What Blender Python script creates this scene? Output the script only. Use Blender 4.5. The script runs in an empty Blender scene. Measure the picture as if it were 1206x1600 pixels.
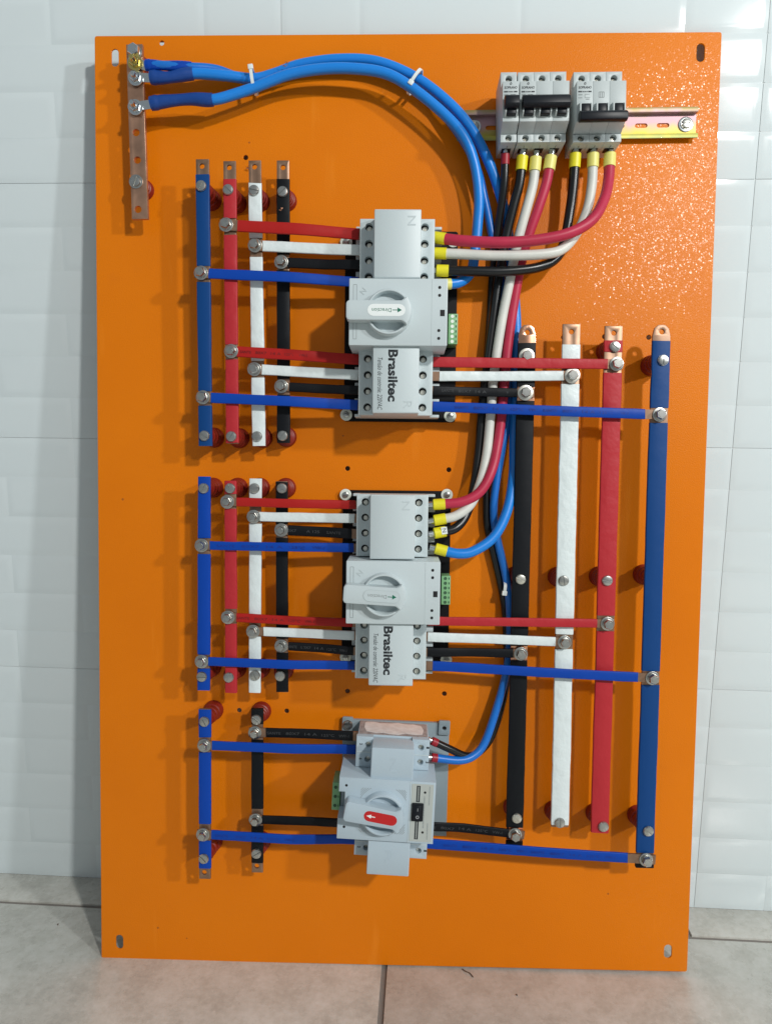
import bpy, bmesh, math, random
from mathutils import Vector, Matrix
random.seed(7)
SC = bpy.context.scene
COL = SC.collection

# ------------------------------------------------------------------ camera, lamps, exposure
FPX = 1110.0                                   # focal length in pixels of the 1206 x 1600 photograph
CAM = Vector((0.0, -0.952337, 0.713156))
CR = Vector((0.998285, 0.057417, 0.011423))
CU = Vector((-0.019892, 0.149178, 0.98861))
CW = Vector((-0.055059, 0.987142, -0.150064))
cd = bpy.data.cameras.new('camera')
cam = bpy.data.objects.new('camera', cd); COL.objects.link(cam)
cd.sensor_fit = 'VERTICAL'; cd.sensor_height = 36.0; cd.lens = FPX/1600*36.0
cd.clip_start = 0.01; cd.clip_end = 100
cam.matrix_world = Matrix(((CR.x, CU.x, -CW.x, CAM.x), (CR.y, CU.y, -CW.y, CAM.y), (CR.z, CU.z, -CW.z, CAM.z), (0, 0, 0, 1)))
SC.camera = cam

wd = bpy.data.worlds.new('World'); SC.world = wd; wd.use_nodes = True
wd.node_tree.nodes['Background'].inputs[0].default_value = (0.86, 0.95, 1.0, 1)
wd.node_tree.nodes['Background'].inputs[1].default_value = 0.29

def lamp(name, kind, loc, energy, color, size, aim=None):
    d = bpy.data.lights.new(name, kind); d.energy = energy; d.color = color
    if kind == 'POINT': d.shadow_soft_size = size
    else: d.shape = 'SQUARE'; d.size = size
    o = bpy.data.objects.new(name, d); COL.objects.link(o); o.location = loc
    if aim: o.rotation_euler = (Vector(aim)-Vector(loc)).to_track_quat('-Z', 'Y').to_euler()
    return o
lamp('key_lamp', 'POINT', (1.45, -2.34, 2.20), 195, (1.0, 0.985, 0.95), 0.075)
lamp('second_lamp', 'POINT', (2.95, -2.30, 2.04), 185, (0.95, 0.99, 1.0), 0.09)

SC.view_settings.view_transform = 'Standard'
SC.view_settings.look = 'None'
SC.view_settings.exposure = 0.05
SC.view_settings.gamma = 1.0
SC.render.engine = 'CYCLES'
SC.cycles.max_bounces = 8

# ------------------------------------------------------------------ frames
EX = Vector((0.999449, 0.03311, 0.002186)); UP = Vector((-0.005368, 0.096297, 0.995338)); NN = Vector((0.032745, -0.994802, 0.096422))
OO = Vector((-0.405091, -0.15067, 0.0))
PM = Matrix(((EX.x, UP.x, NN.x, OO.x), (EX.y, UP.y, NN.y, OO.y), (EX.z, UP.z, NN.z, OO.z), (0, 0, 0, 1)))

def ray(px, py): return CR*((px-603)/FPX) - CU*((py-800)/FPX) + CW
def L(px, py, h=0.0):
    """where a spot seen in the photograph lies on the mounting plate, h metres in front of it"""
    r = ray(px, py); t = ((OO-CAM).dot(NN)+h)/r.dot(NN); p = CAM+r*t-OO
    return Vector((p.dot(EX), p.dot(UP)))
def on_wall(px, py): r = ray(px, py); return CAM+r*(-CAM.y/r.y)
def on_floor(px, py): r = ray(px, py); return CAM+r*(-CAM.z/r.z)

# ------------------------------------------------------------------ materials
MATS = {}
def mat(name, col, rough=0.5, metal=0.0, noise=None, bump=None, coat=0.0, spec=0.5, rvar=0.0):
    m = bpy.data.materials.new(name); m.use_nodes = True; nt = m.node_tree; b = nt.nodes['Principled BSDF']
    b.inputs['Base Color'].default_value = (*col, 1); b.inputs['Roughness'].default_value = rough; b.inputs['Metallic'].default_value = metal
    b.inputs['Coat Weight'].default_value = coat; b.inputs['Specular IOR Level'].default_value = spec
    tc = nt.nodes.new('ShaderNodeTexCoord')
    if noise:                       # (scale, amount, second colour)
        n = nt.nodes.new('ShaderNodeTexNoise'); n.inputs['Scale'].default_value = noise[0]; n.inputs['Detail'].default_value = 5
        nt.links.new(tc.outputs['Object'], n.inputs['Vector'])
        r = nt.nodes.new('ShaderNodeValToRGB'); r.color_ramp.elements[0].position = 0.35; r.color_ramp.elements[1].position = 0.68
        r.color_ramp.elements[0].color = (*col, 1); r.color_ramp.elements[1].color = (*noise[1], 1)
        nt.links.new(n.outputs['Fac'], r.inputs['Fac']); nt.links.new(r.outputs['Color'], b.inputs['Base Color'])
    if rvar:
        n3 = nt.nodes.new('ShaderNodeTexNoise'); n3.inputs['Scale'].default_value = 60; nt.links.new(tc.outputs['Object'], n3.inputs['Vector'])
        mr = nt.nodes.new('ShaderNodeMapRange'); mr.inputs['To Min'].default_value = max(rough-rvar, .03); mr.inputs['To Max'].default_value = rough+rvar
        nt.links.new(n3.outputs['Fac'], mr.inputs['Value']); nt.links.new(mr.outputs['Result'], b.inputs['Roughness'])
    if bump:                        # (scale, strength, distance)
        n2 = nt.nodes.new('ShaderNodeTexNoise'); n2.inputs['Scale'].default_value = bump[0]; n2.inputs['Detail'].default_value = 3
        nt.links.new(tc.outputs['Object'], n2.inputs['Vector'])
        bp = nt.nodes.new('ShaderNodeBump'); bp.inputs['Strength'].default_value = bump[1]; bp.inputs['Distance'].default_value = bump[2]
        nt.links.new(n2.outputs['Fac'], bp.inputs['Height']); nt.links.new(bp.outputs['Normal'], b.inputs['Normal'])
    MATS[name] = m; return m
mat('wall_glaze', (0.69, 0.76, 0.772), 0.10, 0, noise=(2.5, (0.67, 0.745, 0.76)), bump=(12, 0.07, 0.004))
mat('wall_grout', (0.88, 0.91, 0.90), 0.5, bump=(300, .2, .001))
mat('floor_grout', (0.22, 0.20, 0.18), 0.85, bump=(300, .4, .001))
mat('copper', (0.36, 0.215, 0.14), 0.45, .7, noise=(45, (0.22, 0.14, 0.095)), rvar=.1)
mat('warm_copper', (0.60, 0.345, 0.23), 0.34, .85, noise=(45, (0.40, 0.235, 0.16)), rvar=.1)
mat('bright_copper', (0.78, 0.42, 0.27), 0.22, 1.0, noise=(60, (0.55, 0.29, 0.19)))
mat('steel', (0.56, 0.56, 0.53), 0.30, 1.0, noise=(120, (0.40, 0.40, 0.38)), rvar=.1)
mat('pale_steel', (0.80, 0.77, 0.68), 0.34, 1.0, noise=(90, (0.62, 0.60, 0.54)))
mat('zinc', (0.62, 0.66, 0.68), 0.24, 1.0, rvar=.08)
mat('yellow_zinc', (0.68, 0.56, 0.20), 0.26, 1.0)
mat('sleeve_blue', (0.0005, 0.052, 0.37), 0.45, spec=.25, bump=(70, .15, .002))
mat('sleeve_navy', (0.002, 0.05, 0.20), 0.45, spec=.25, bump=(70, .15, .002))
mat('sleeve_red', (0.40, 0.012, 0.010), 0.45, spec=.25, bump=(70, .15, .002))
mat('tape_red', (0.45, 0.022, 0.030), 0.48, spec=.3, bump=(50, .35, .004))
mat('tape_white', (0.72, 0.79, 0.79), 0.40, bump=(60, .38, .005))
mat('sleeve_black', (0.004, 0.005, 0.007), 0.48, spec=.22, bump=(70, .15, .002))
mat('jacket_blue', (0.006, 0.215, 0.70), 0.36, bump=(160, .1, .001))
mat('jacket_deep_blue', (0.005, 0.15, 0.56), 0.36, bump=(160, .1, .001))
mat('shrink_navy', (0.002, 0.05, 0.26), 0.45, bump=(60, .3, .003))
mat('jacket_black', (0.004, 0.005, 0.006), 0.3)
mat('jacket_white', (0.70, 0.70, 0.64), 0.42, noise=(35, (0.60, 0.61, 0.57)))
mat('jacket_red', (0.50, 0.028, 0.072), 0.42, spec=.35, noise=(35, (0.43, 0.024, 0.06)))
mat('ferrule_yellow', (0.78, 0.70, 0.02), 0.42)
mat('ferrule_pale', (0.78, 0.72, 0.20), 0.42)
mat('ferrule_red', (0.32, 0.008, 0.02), 0.42)
mat('insulator_red', (0.22, 0.013, 0.007), 0.45)
mat('plastic_grey', (0.54, 0.61, 0.625), 0.42, bump=(500, .08, .0004))
mat('plastic_blue_grey', (0.44, 0.53, 0.59), 0.42, bump=(500, .08, .0004))
mat('plastic_shoulder', (0.51, 0.575, 0.58), 0.5)
mat('breaker_white', (0.49, 0.54, 0.54), 0.45, bump=(500, .08, .0004))
mat('black_plastic', (0.006, 0.008, 0.012), 0.4, spec=.3)
mat('hole_black', (0.006, 0.006, 0.007), 0.7)
mat('base_black', (0.005, 0.005, 0.006), 0.6, spec=.15)
mat('base_grey', (0.25, 0.31, 0.34), 0.48, noise=(20, (0.22, 0.275, 0.30)))
mat('ink', (0.02, 0.025, 0.03), 0.6)
mat('ink_grey', (0.25, 0.28, 0.28), 0.6)
mat('ink_green', (0.0, 0.14, 0.08), 0.6)
mat('sticker_white', (0.82, 0.86, 0.85), 0.4)
mat('sticker_red', (0.52, 0.01, 0.012), 0.35)
mat('switch_label', (0.46, 0.49, 0.46), 0.4)
mat('torn_paper', (0.70, 0.65, 0.62), 0.8, noise=(90, (0.84, 0.81, 0.79)))
mat('old_glue', (0.30, 0.26, 0.255), 0.75, noise=(200, (0.42, 0.38, 0.37)))
mat('connector_green', (0.20, 0.42, 0.20), 0.45)
mat('connector_hole', (0.03, 0.09, 0.04), 0.6)
mat('tie_nylon', (0.74, 0.78, 0.76), 0.4)
mat('print_white', (0.045, 0.048, 0.052), 0.6)
mat('print_navy', (0.001, 0.022, 0.24), 0.5)
mat('print_red', (0.13, 0.003, 0.004), 0.5)
mat('print_rocker', (0.35, 0.36, 0.37), 0.6)
mat('screw_white', (0.75, 0.80, 0.72), 0.4)
mat('debris', (0.10, 0.07, 0.05), 0.8)
def orange_material():          # powder coat: fine orange peel, faint blotches, a few specks and rubbed marks
    m = mat('orange', (0.80, 0.205, 0.0025), 0.35, spec=0.14); nt = m.node_tree; b = nt.nodes['Principled BSDF']; lk = nt.links.new
    tc = nt.nodes.new('ShaderNodeTexCoord')
    def nz(sc, d=3, ro=.5):
        n = nt.nodes.new('ShaderNodeTexNoise'); n.inputs['Scale'].default_value = sc; n.inputs['Detail'].default_value = d; n.inputs['Roughness'].default_value = ro
        lk(tc.outputs['Object'], n.inputs['Vector']); return n
    def mix(fac, a, c, amount=None):
        x = nt.nodes.new('ShaderNodeMix'); x.data_type = 'RGBA'
        if amount is None: lk(fac, x.inputs[0])
        else:
            mu = nt.nodes.new('ShaderNodeMath'); mu.operation = 'MULTIPLY'; lk(fac, mu.inputs[0]); mu.inputs[1].default_value = amount; lk(mu.outputs[0], x.inputs[0])
        if isinstance(a, tuple): x.inputs[6].default_value = a
        else: lk(a, x.inputs[6])
        x.inputs[7].default_value = c; return x.outputs[2]
    def ramp(src, p0, p1):
        r = nt.nodes.new('ShaderNodeMapRange'); r.inputs['From Min'].default_value = p0; r.inputs['From Max'].default_value = p1; lk(src, r.inputs['Value']); return r.outputs['Result']
    big = nz(3.2, 5, .6); c = mix(ramp(big.outputs['Fac'], .35, .7), (0.77, 0.198, 0.0025, 1), (0.71, 0.175, 0.002, 1))
    vo = nt.nodes.new('ShaderNodeTexVoronoi'); vo.inputs['Scale'].default_value = 26; lk(tc.outputs['Object'], vo.inputs['Vector'])
    speck = nt.nodes.new('ShaderNodeMath'); speck.operation = 'MULTIPLY'
    lk(ramp(vo.outputs['Distance'], .045, .03), speck.inputs[0]); sep = nt.nodes.new('ShaderNodeSeparateColor'); lk(vo.outputs['Color'], sep.inputs[0]); lk(ramp(sep.outputs[0], .80, .82), speck.inputs[1])
    c = mix(speck.outputs[0], c, (0.25, 0.07, 0.02, 1), .7)
    mp = nt.nodes.new('ShaderNodeMapping'); mp.inputs['Scale'].default_value = (38, 5, 5); mp.inputs['Rotation'].default_value = (0, 0, .5); lk(tc.outputs['Object'], mp.inputs[0])
    st = nt.nodes.new('ShaderNodeTexNoise'); st.inputs['Scale'].default_value = 1.0; st.inputs['Detail'].default_value = 6; lk(mp.outputs[0], st.inputs['Vector'])
    c = mix(ramp(st.outputs['Fac'], .64, .75), c, (0.86, 0.27, 0.02, 1), .35)
    sm = nz(9, 6, .65); c = mix(ramp(sm.outputs['Fac'], .62, .8), c, (0.55, 0.13, 0.01, 1), .3)
    lk(c, b.inputs['Base Color'])
    rr = nt.nodes.new('ShaderNodeMapRange'); rr.inputs['To Min'].default_value = .30; rr.inputs['To Max'].default_value = .42; lk(sm.outputs['Fac'], rr.inputs['Value']); lk(rr.outputs['Result'], b.inputs['Roughness'])
    pe = nz(680, 2, .5); bp = nt.nodes.new('ShaderNodeBump'); bp.inputs['Strength'].default_value = .5; bp.inputs['Distance'].default_value = .0006
    lk(pe.outputs['Fac'], bp.inputs['Height']); lk(bp.outputs['Normal'], b.inputs['Normal'])
    # clear skin of tiny facets: each grain of the coat leans its own way, so lamp light breaks into flecks
    gv = nt.nodes.new('ShaderNodeTexVoronoi'); gv.inputs['Scale'].default_value = 760; lk(tc.outputs['Object'], gv.inputs['Vector'])
    sb = nt.nodes.new('ShaderNodeVectorMath'); sb.operation = 'SUBTRACT'; lk(gv.outputs['Color'], sb.inputs[0]); sb.inputs[1].default_value = (.5, .5, .5)
    sc = nt.nodes.new('ShaderNodeVectorMath'); sc.operation = 'SCALE'; lk(sb.outputs[0], sc.inputs[0]); sc.inputs['Scale'].default_value = .165
    ge = nt.nodes.new('ShaderNodeNewGeometry'); ad = nt.nodes.new('ShaderNodeVectorMath'); ad.operation = 'ADD'; lk(ge.outputs['Normal'], ad.inputs[0]); lk(sc.outputs[0], ad.inputs[1])
    no = nt.nodes.new('ShaderNodeVectorMath'); no.operation = 'NORMALIZE'; lk(ad.outputs[0], no.inputs[0]); lk(no.outputs[0], b.inputs['Coat Normal'])
    b.inputs['Coat Weight'].default_value = .105; b.inputs['Coat Roughness'].default_value = .15
orange_material()
def rail_material():            # yellow-passivated zinc with its rainbow bands
    m = mat('rail_zinc', (0.7, 0.6, 0.4), 0.5, .55); nt = m.node_tree; b = nt.nodes['Principled BSDF']
    tc = nt.nodes.new('ShaderNodeTexCoord'); sx = nt.nodes.new('ShaderNodeSeparateXYZ'); nt.links.new(tc.outputs['Object'], sx.inputs[0])
    n = nt.nodes.new('ShaderNodeTexNoise'); n.inputs['Scale'].default_value = 55; nt.links.new(tc.outputs['Object'], n.inputs['Vector'])
    ma = nt.nodes.new('ShaderNodeMath'); ma.operation = 'MULTIPLY_ADD'; nt.links.new(sx.outputs['Y'], ma.inputs[0]); ma.inputs[1].default_value = 28; ma.inputs[2].default_value = 0.28
    mb = nt.nodes.new('ShaderNodeMath'); mb.operation = 'MULTIPLY_ADD'; nt.links.new(n.outputs['Fac'], mb.inputs[0]); mb.inputs[1].default_value = 0.45; nt.links.new(ma.outputs[0], mb.inputs[2])
    r = nt.nodes.new('ShaderNodeValToRGB'); e = r.color_ramp.elements
    e[0].position = 0.0; e[0].color = (0.30, 0.33, 0.12, 1); e[1].position = 1.0; e[1].color = (0.34, 0.27, 0.10, 1)
    for p, c in ((0.22, (0.50, 0.44, 0.07, 1)), (0.42, (0.54, 0.38, 0.17, 1)), (0.6, (0.52, 0.30, 0.33, 1)), (0.78, (0.50, 0.32, 0.35, 1))):
        q = e.new(p); q.color = c
    nt.links.new(mb.outputs[0], r.inputs['Fac']); nt.links.new(r.outputs['Color'], b.inputs['Base Color'])
rail_material()
def floor_material():
    m = mat('floor_tile', (0.40, 0.385, 0.345), 0.26); nt = m.node_tree; b = nt.nodes['Principled BSDF']
    tc = nt.nodes.new('ShaderNodeTexCoord')
    def nz(s, d=6, ro=0.6):
        n = nt.nodes.new('ShaderNodeTexNoise'); n.inputs['Scale'].default_value = s; n.inputs['Detail'].default_value = d; n.inputs['Roughness'].default_value = ro
        nt.links.new(tc.outputs['Object'], n.inputs['Vector']); return n
    a = nz(7, 8, .65); c = nz(140, 4, .7); d = nz(28, 6, .6)
    r = nt.nodes.new('ShaderNodeValToRGB'); e = r.color_ramp.elements
    e[0].position = .30; e[0].color = (0.475, 0.47, 0.425, 1); e[1].position = .72; e[1].color = (0.64, 0.635, 0.58, 1)
    nt.links.new(a.outputs['Fac'], r.inputs['Fac'])
    mx = nt.nodes.new('ShaderNodeMix'); mx.data_type = 'RGBA'; mx.blend_type = 'OVERLAY'; mx.inputs[0].default_value = .32
    nt.links.new(r.outputs['Color'], mx.inputs[6]); nt.links.new(c.outputs['Fac'], mx.inputs[7])
    mx2 = nt.nodes.new('ShaderNodeMix'); mx2.data_type = 'RGBA'; mx2.blend_type = 'OVERLAY'; mx2.inputs[0].default_value = .25
    nt.links.new(mx.outputs[2], mx2.inputs[6]); nt.links.new(d.outputs['Fac'], mx2.inputs[7])
    nt.links.new(mx2.outputs[2], b.inputs['Base Color'])
    mr = nt.nodes.new('ShaderNodeMapRange'); mr.inputs['To Min'].default_value = .14; mr.inputs['To Max'].default_value = .42
    nt.links.new(d.outputs['Fac'], mr.inputs['Value']); nt.links.new(mr.outputs['Result'], b.inputs['Roughness'])
    bp = nt.nodes.new('ShaderNodeBump'); bp.inputs['Strength'].default_value = .12; bp.inputs['Distance'].default_value = .001
    nt.links.new(c.outputs['Fac'], bp.inputs['Height']); nt.links.new(bp.outputs['Normal'], b.inputs['Normal'])
floor_material()

# ------------------------------------------------------------------ object helpers
def link_mesh(name, bm, material, parent=None, smooth=40):
    bmesh.ops.recalc_face_normals(bm, faces=bm.faces[:])
    me = bpy.data.meshes.new(name); bm.to_mesh(me); bm.free()
    if material: me.materials.append(MATS[material])
    if smooth:
        me.shade_smooth(); me.set_sharp_from_angle(angle=math.radians(smooth))
    o = bpy.data.objects.new(name, me); COL.objects.link(o); o.parent = parent
    return o
def tag(o, label=None, cat=None, group=None, kind=None):
    if label: o['label'] = label
    if cat: o['category'] = cat
    if group: o['group'] = group
    if kind: o['kind'] = kind
    return o
def thing(name, label, cat, uv, ang=0.0, group=None, h=0.0, scale=1.0):
    o = bpy.data.objects.new(name, None); COL.objects.link(o); o.empty_display_size = 0.02
    o.matrix_world = PM @ Matrix.Translation((uv[0], uv[1], h)) @ Matrix.Rotation(ang, 4, 'Z') @ Matrix.Scale(scale, 4)
    return tag(o, label, cat, group)
def inst(src, name, parent, loc=(0, 0, 0), rot=0.0, ang3=None):
    o = bpy.data.objects.new(name, src); COL.objects.link(o); o.parent = parent; o.location = loc
    o.rotation_euler = ang3 if ang3 else (0, 0, rot); return o

def box(bm, x0, x1, y0, y1, z0, z1, bev=0.0, seg=2):
    vs = [bm.verts.new((x, y, z)) for z in (z0, z1) for y in (y0, y1) for x in (x0, x1)]
    fs = [bm.faces.new([vs[i] for i in f]) for f in ((0, 2, 3, 1), (4, 5, 7, 6), (0, 1, 5, 4), (2, 6, 7, 3), (0, 4, 6, 2), (1, 3, 7, 5))]
    if bev:
        ed = {e for f in fs for e in f.edges}
        bmesh.ops.bevel(bm, geom=list(ed), offset=bev, segments=seg, affect='EDGES', profile=0.5)
def newbox(*a, **k): bm = bmesh.new(); box(bm, *a, **k); return bm
def ring_pts(cx, cy, r, n, a0=0.0): return [(cx+r*math.cos(a0+2*math.pi*i/n), cy+r*math.sin(a0+2*math.pi*i/n)) for i in range(n)]
def slot_pts(cx, cy, w, l, vertical=True, n=6):
    r = w/2; s = max(l/2-r, 0); out = []
    for i in range(n+1): a = math.pi*i/n; out.append((r*math.cos(a), s+r*math.sin(a)))
    for i in range(n+1): a = math.pi+math.pi*i/n; out.append((r*math.cos(a), -s+r*math.sin(a)))
    return [(cx+(x if vertical else y), cy+(y if vertical else -x)) for x, y in out]
def rrect(x0, x1, y0, y1, r, n=4):
    out = []
    for cx, cy, a0 in ((x1-r, y1-r, 0), (x0+r, y1-r, 90), (x0+r, y0+r, 180), (x1-r, y0+r, 270)):
        for i in range(n+1): a = math.radians(a0+90*i/n); out.append((cx+r*math.cos(a), cy+r*math.sin(a)))
    return out
def prism(bm, outer, z0, z1, holes=(), bev=0.0):
    """flat plate of any outline, with real holes through it"""
    t = bmesh.new(); edges = []
    for loop in (outer, *holes):
        vs = [t.verts.new((x, y, z1)) for x, y in loop]
        for i in range(len(vs)): edges.append(t.edges.new((vs[i], vs[(i+1) % len(vs)])))
    bmesh.ops.triangle_fill(t, use_beauty=True, use_dissolve=False, edges=edges)
    if z1 != z0:
        r = bmesh.ops.extrude_face_region(t, geom=t.faces[:])
        bmesh.ops.translate(t, verts=[v for v in r['geom'] if isinstance(v, bmesh.types.BMVert)], vec=(0, 0, z0-z1))
    bmesh.ops.recalc_face_normals(t, faces=t.faces[:])
    if bev:
        ed = [e for e in t.edges if len(e.link_faces) == 2 and abs(e.verts[0].co.z-z1) < 1e-7 and abs(e.verts[1].co.z-z1) < 1e-7 and e.calc_face_angle(0) > 1.0]
        bmesh.ops.bevel(t, geom=ed, offset=bev, segments=2, affect='EDGES', profile=0.5)
    me = bpy.data.meshes.new('tmp'); t.to_mesh(me); t.free(); bm.from_mesh(me); bpy.data.meshes.remove(me)
def newprism(*a, **k): bm = bmesh.new(); prism(bm, *a, **k); return bm
def lathe(bm, prof, n=20, cx=0, cy=0, rot=0.0, cap=True):
    """prof: (radius, height) from bottom to top about a vertical axis"""
    rings = [[bm.verts.new((cx+r*math.cos(rot+2*math.pi*i/n), cy+r*math.sin(rot+2*math.pi*i/n), z)) for i in range(n)] for r, z in prof]
    for a, b in zip(rings, rings[1:]):
        for i in range(n): bm.faces.new((a[i], a[(i+1) % n], b[(i+1) % n], b[i]))
    if cap: bm.faces.new(rings[0][::-1]); bm.faces.new(rings[-1])
def side_prism(bm, prof, x0, x1, bev=0.0):
    """prof: (y, z) outline swept along x"""
    a = [bm.verts.new((x0, y, z)) for y, z in prof]; b = [bm.verts.new((x1, y, z)) for y, z in prof]
    fs = [bm.faces.new(a), bm.faces.new(b[::-1])]
    for i in range(len(prof)): j = (i+1) % len(prof); fs.append(bm.faces.new((a[i], b[i], b[j], a[j])))
    bmesh.ops.recalc_face_normals(bm, faces=fs)
    if bev:
        ed = {e for f in fs for e in f.edges if e.calc_face_angle(0) > .5}
        bmesh.ops.bevel(bm, geom=list(ed), offset=bev, segments=2, affect='EDGES', profile=0.5)
def crom(pts, n=8):
    P = [pts[0]*2-pts[1]]+pts+[pts[-1]*2-pts[-2]]; out = []
    for i in range(1, len(P)-2):
        for k in range(n):
            t = k/n; a, b, c, d = P[i-1], P[i], P[i+1], P[i+2]
            out.append(0.5*((2*b)+(c-a)*t+(2*a-5*b+4*c-d)*t*t+(3*b-a-3*c+d)*t**3))
    out.append(pts[-1]); return out
def tube(bm, path, rad, n=14, flat=1.0):
    """round (or flattened) tube along a path; rad is a number or a function of 0..1"""
    up = Vector((0, 0, 1)); rings = []; m = len(path)
    for i, p in enumerate(path):
        t = (path[min(i+1, m-1)]-path[max(i-1, 0)]).normalized()
        s = t.cross(up)
        if s.length < .05: s = t.cross(Vector((1, 0, 0)))
        s.normalize(); w = s.cross(t).normalized()
        r = rad(i/(m-1)) if callable(rad) else rad
        rings.append([bm.verts.new(p+s*(r*math.cos(2*math.pi*k/n))+w*(r*flat*math.sin(2*math.pi*k/n))) for k in range(n)])
    for a, b in zip(rings, rings[1:]):
        for k in range(n): bm.faces.new((a[k], a[(k+1) % n], b[(k+1) % n], b[k]))
    bm.faces.new(rings[0][::-1]); bm.faces.new(rings[-1])
def text_part(name, body, size, material, parent, loc, rot, width=None, height=None, bold=0.0, shear=0.0, depth=0.0001, italic=False):
    """flat print or raised lettering, scaled to a given length"""
    cu = bpy.data.curves.new(name, 'FONT'); cu.body = body; cu.size = 1.0; cu.shear = shear; cu.offset = bold; cu.resolution_u = 3
    t = bpy.data.objects.new(name, cu); COL.objects.link(t)
    me = bpy.data.meshes.new_from_object(t.evaluated_get(bpy.context.evaluated_depsgraph_get()))
    bpy.data.objects.remove(t); bpy.data.curves.remove(cu)
    xs = [v.co.x for v in me.vertices]; ys = [v.co.y for v in me.vertices]
    x0, x1, y0, y1 = min(xs), max(xs), min(ys), max(ys)
    sx = width/(x1-x0) if width else size; sy = height/(y1-min(y0, 0)) if height else sx
    bm = bmesh.new(); bm.from_mesh(me); bpy.data.meshes.remove(me)
    for v in bm.verts: v.co.x = (v.co.x-x0)*sx; v.co.y *= sy; v.co.z = 0
    if depth:
        r = bmesh.ops.extrude_face_region(bm, geom=bm.faces[:])
        bmesh.ops.translate(bm, verts=[v for v in r['geom'] if isinstance(v, bmesh.types.BMVert)], vec=(0, 0, depth))
    o = link_mesh(name, bm, material, parent, smooth=0); o.location = loc; o.rotation_euler = (0, 0, rot)
    return o

# ------------------------------------------------------------------ wall and floor
TILE_H = 0.33094; ROWS = 6; ROW = TILE_H/ROWS; BL = 0.196; TILE_W = BL*3
jx = on_wall(1110, 1105).x
wall_bm = newbox(-1.6, 1.6, 0.0012, 0.06, -0.02, 1.9)
wall = tag(link_mesh('wall', wall_bm, 'wall_grout', smooth=0), kind='structure')
def brick_mesh(w, h):
    """pillow-shaped relief of one false brick, glazed in one with its tile"""
    bm = bmesh.new(); lv = ((0.0, 0.0004), (0.0015, 0.0002), (0.004, -0.0002), (0.0075, -0.00048), (0.0115, -0.00056)); rings = []
    for ins, y in lv:
        rings.append([bm.verts.new((x, y, z)) for x, z in ((-w/2+ins, -h/2+ins), (w/2-ins, -h/2+ins), (w/2-ins, h/2-ins), (-w/2+ins, h/2-ins))])
    for a, b in zip(rings, rings[1:]):
        for i in range(4): bm.faces.new((a[i], a[(i+1) % 4], b[(i+1) % 4], b[i]))
    bm.faces.new(rings[-1]); bmesh.ops.recalc_face_normals(bm, faces=bm.faces[:])
    me = bpy.data.meshes.new('brick'); bm.to_mesh(me); bm.free(); me.materials.append(MATS['wall_glaze']); me.shade_smooth(); return me
full = brick_mesh(BL-0.0006, ROW-0.0006); half = brick_mesh(BL/2-0.0006, ROW-0.0006)
ghm = bmesh.new(); box(ghm, -TILE_W/2+.0014, TILE_W/2-.0014, 0.0004, 0.0045, -TILE_H/2+.0019, TILE_H/2-.0019, .0006)
slab = link_mesh('wall_tile', ghm, 'wall_glaze', wall, smooth=30); slab_me = slab.data; bpy.data.objects.remove(slab)
seen = lambda x, z: -0.70 < x < 0.66 and z < 1.40
for r in range(5):
    for c in range(-3, 3):
        cx = jx+(c+.5)*TILE_W-BL*(r % 2)*0.0; cz = (r+.5)*TILE_H
        if not (-0.95 < cx < 0.95): continue
        t = inst(slab_me, 'wall_tile', wall, (cx, 0, cz))
        for k in range(ROWS):
            even = (k+r) % 2                 # half-brick bond, the pattern flips from tile to tile
            zc = TILE_H/2-(k+.5)*ROW
            xs = [(-BL, full), (0, full), (BL, full)] if even == 0 else [(-1.25*BL, half), (-.5*BL, full), (.5*BL, full), (1.25*BL, half)]
            for bx, me in xs:
                if seen(cx+bx, cz+zc): inst(me, 'brick', t, (bx, 0, zc))
floor = tag(link_mesh('floor', newbox(-1.6, 1.6, -2.6, 0.05, -0.06, -0.003), 'floor_grout', smooth=0), kind='structure')
gy = on_floor(75, 1412).y; gx = on_floor(598, 1545).x
def floor_tile(x0, x1, y0, y1):
    o = link_mesh('floor_tile', newbox(x0, x1, y0, y1, -0.010, 0.0, .0008), 'floor_tile', floor, smooth=30)
for x0, x1 in ((-1.5, gx-.0035), (gx+.0035, 1.5)):
    floor_tile(x0, x1, gy-1.2, gy-.0035)
floor_tile(-1.5, 0.37, gy+.0035, 0.0035); floor_tile(.375, 1.5, gy+.0035, 0.0035)
floor_tile(-1.5, gx-.0035, -2.55, gy-1.207); floor_tile(gx+.0035, 1.5, -2.55, gy-1.207)

# ------------------------------------------------------------------ orange mounting plate
def bl(a, b): return (a+b)/2
Wp, Hp = 0.75, 1.1558
cn = [bl(L(157, 1500), Vector((0, 0))), bl(L(1072, 1516), Vector((Wp, 0))), bl(L(1128, 48), Vector((Wp, Hp))), bl(L(150, 58), Vector((0, Hp)))]
po = cn[0]
plate = thing('mounting_plate', 'large orange painted steel mounting plate leaning on the white tiled wall', 'plate', po)
holes = []
for px, py, w, l in ((180, 90, 11, 26), (1094, 82, 12, 27), (187, 1472, 12, 24), (1043, 1487, 12, 23)):
    q = L(px, py)-po; holes.append(slot_pts(q.x, q.y, w*.00079, l*.00079))
for px, py in ((253, 67), (384, 246), (543, 732), (701, 734), (543, 1080), (694, 1084), (374, 1110), (448, 1111), (880, 527), (944, 526), (1013, 527)):
    q = L(px, py)-po; holes.append(ring_pts(q.x, q.y, .0030, 12))
outer = []
cc = [c-po for c in cn]
for i, c in enumerate(cc):            # slightly rounded corners
    a = (cc[i-1]-c).normalized(); b = (cc[(i+1) % 4]-c).normalized(); r = .003
    for k in range(4):
        t = k/3; outer.append(tuple(c+a*(r*(1-t)**2)+b*(r*t*t)))
link_mesh('sheet', newprism(outer, -0.002, 0.0, holes, bev=.0005), 'orange', plate, smooth=0)
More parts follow.
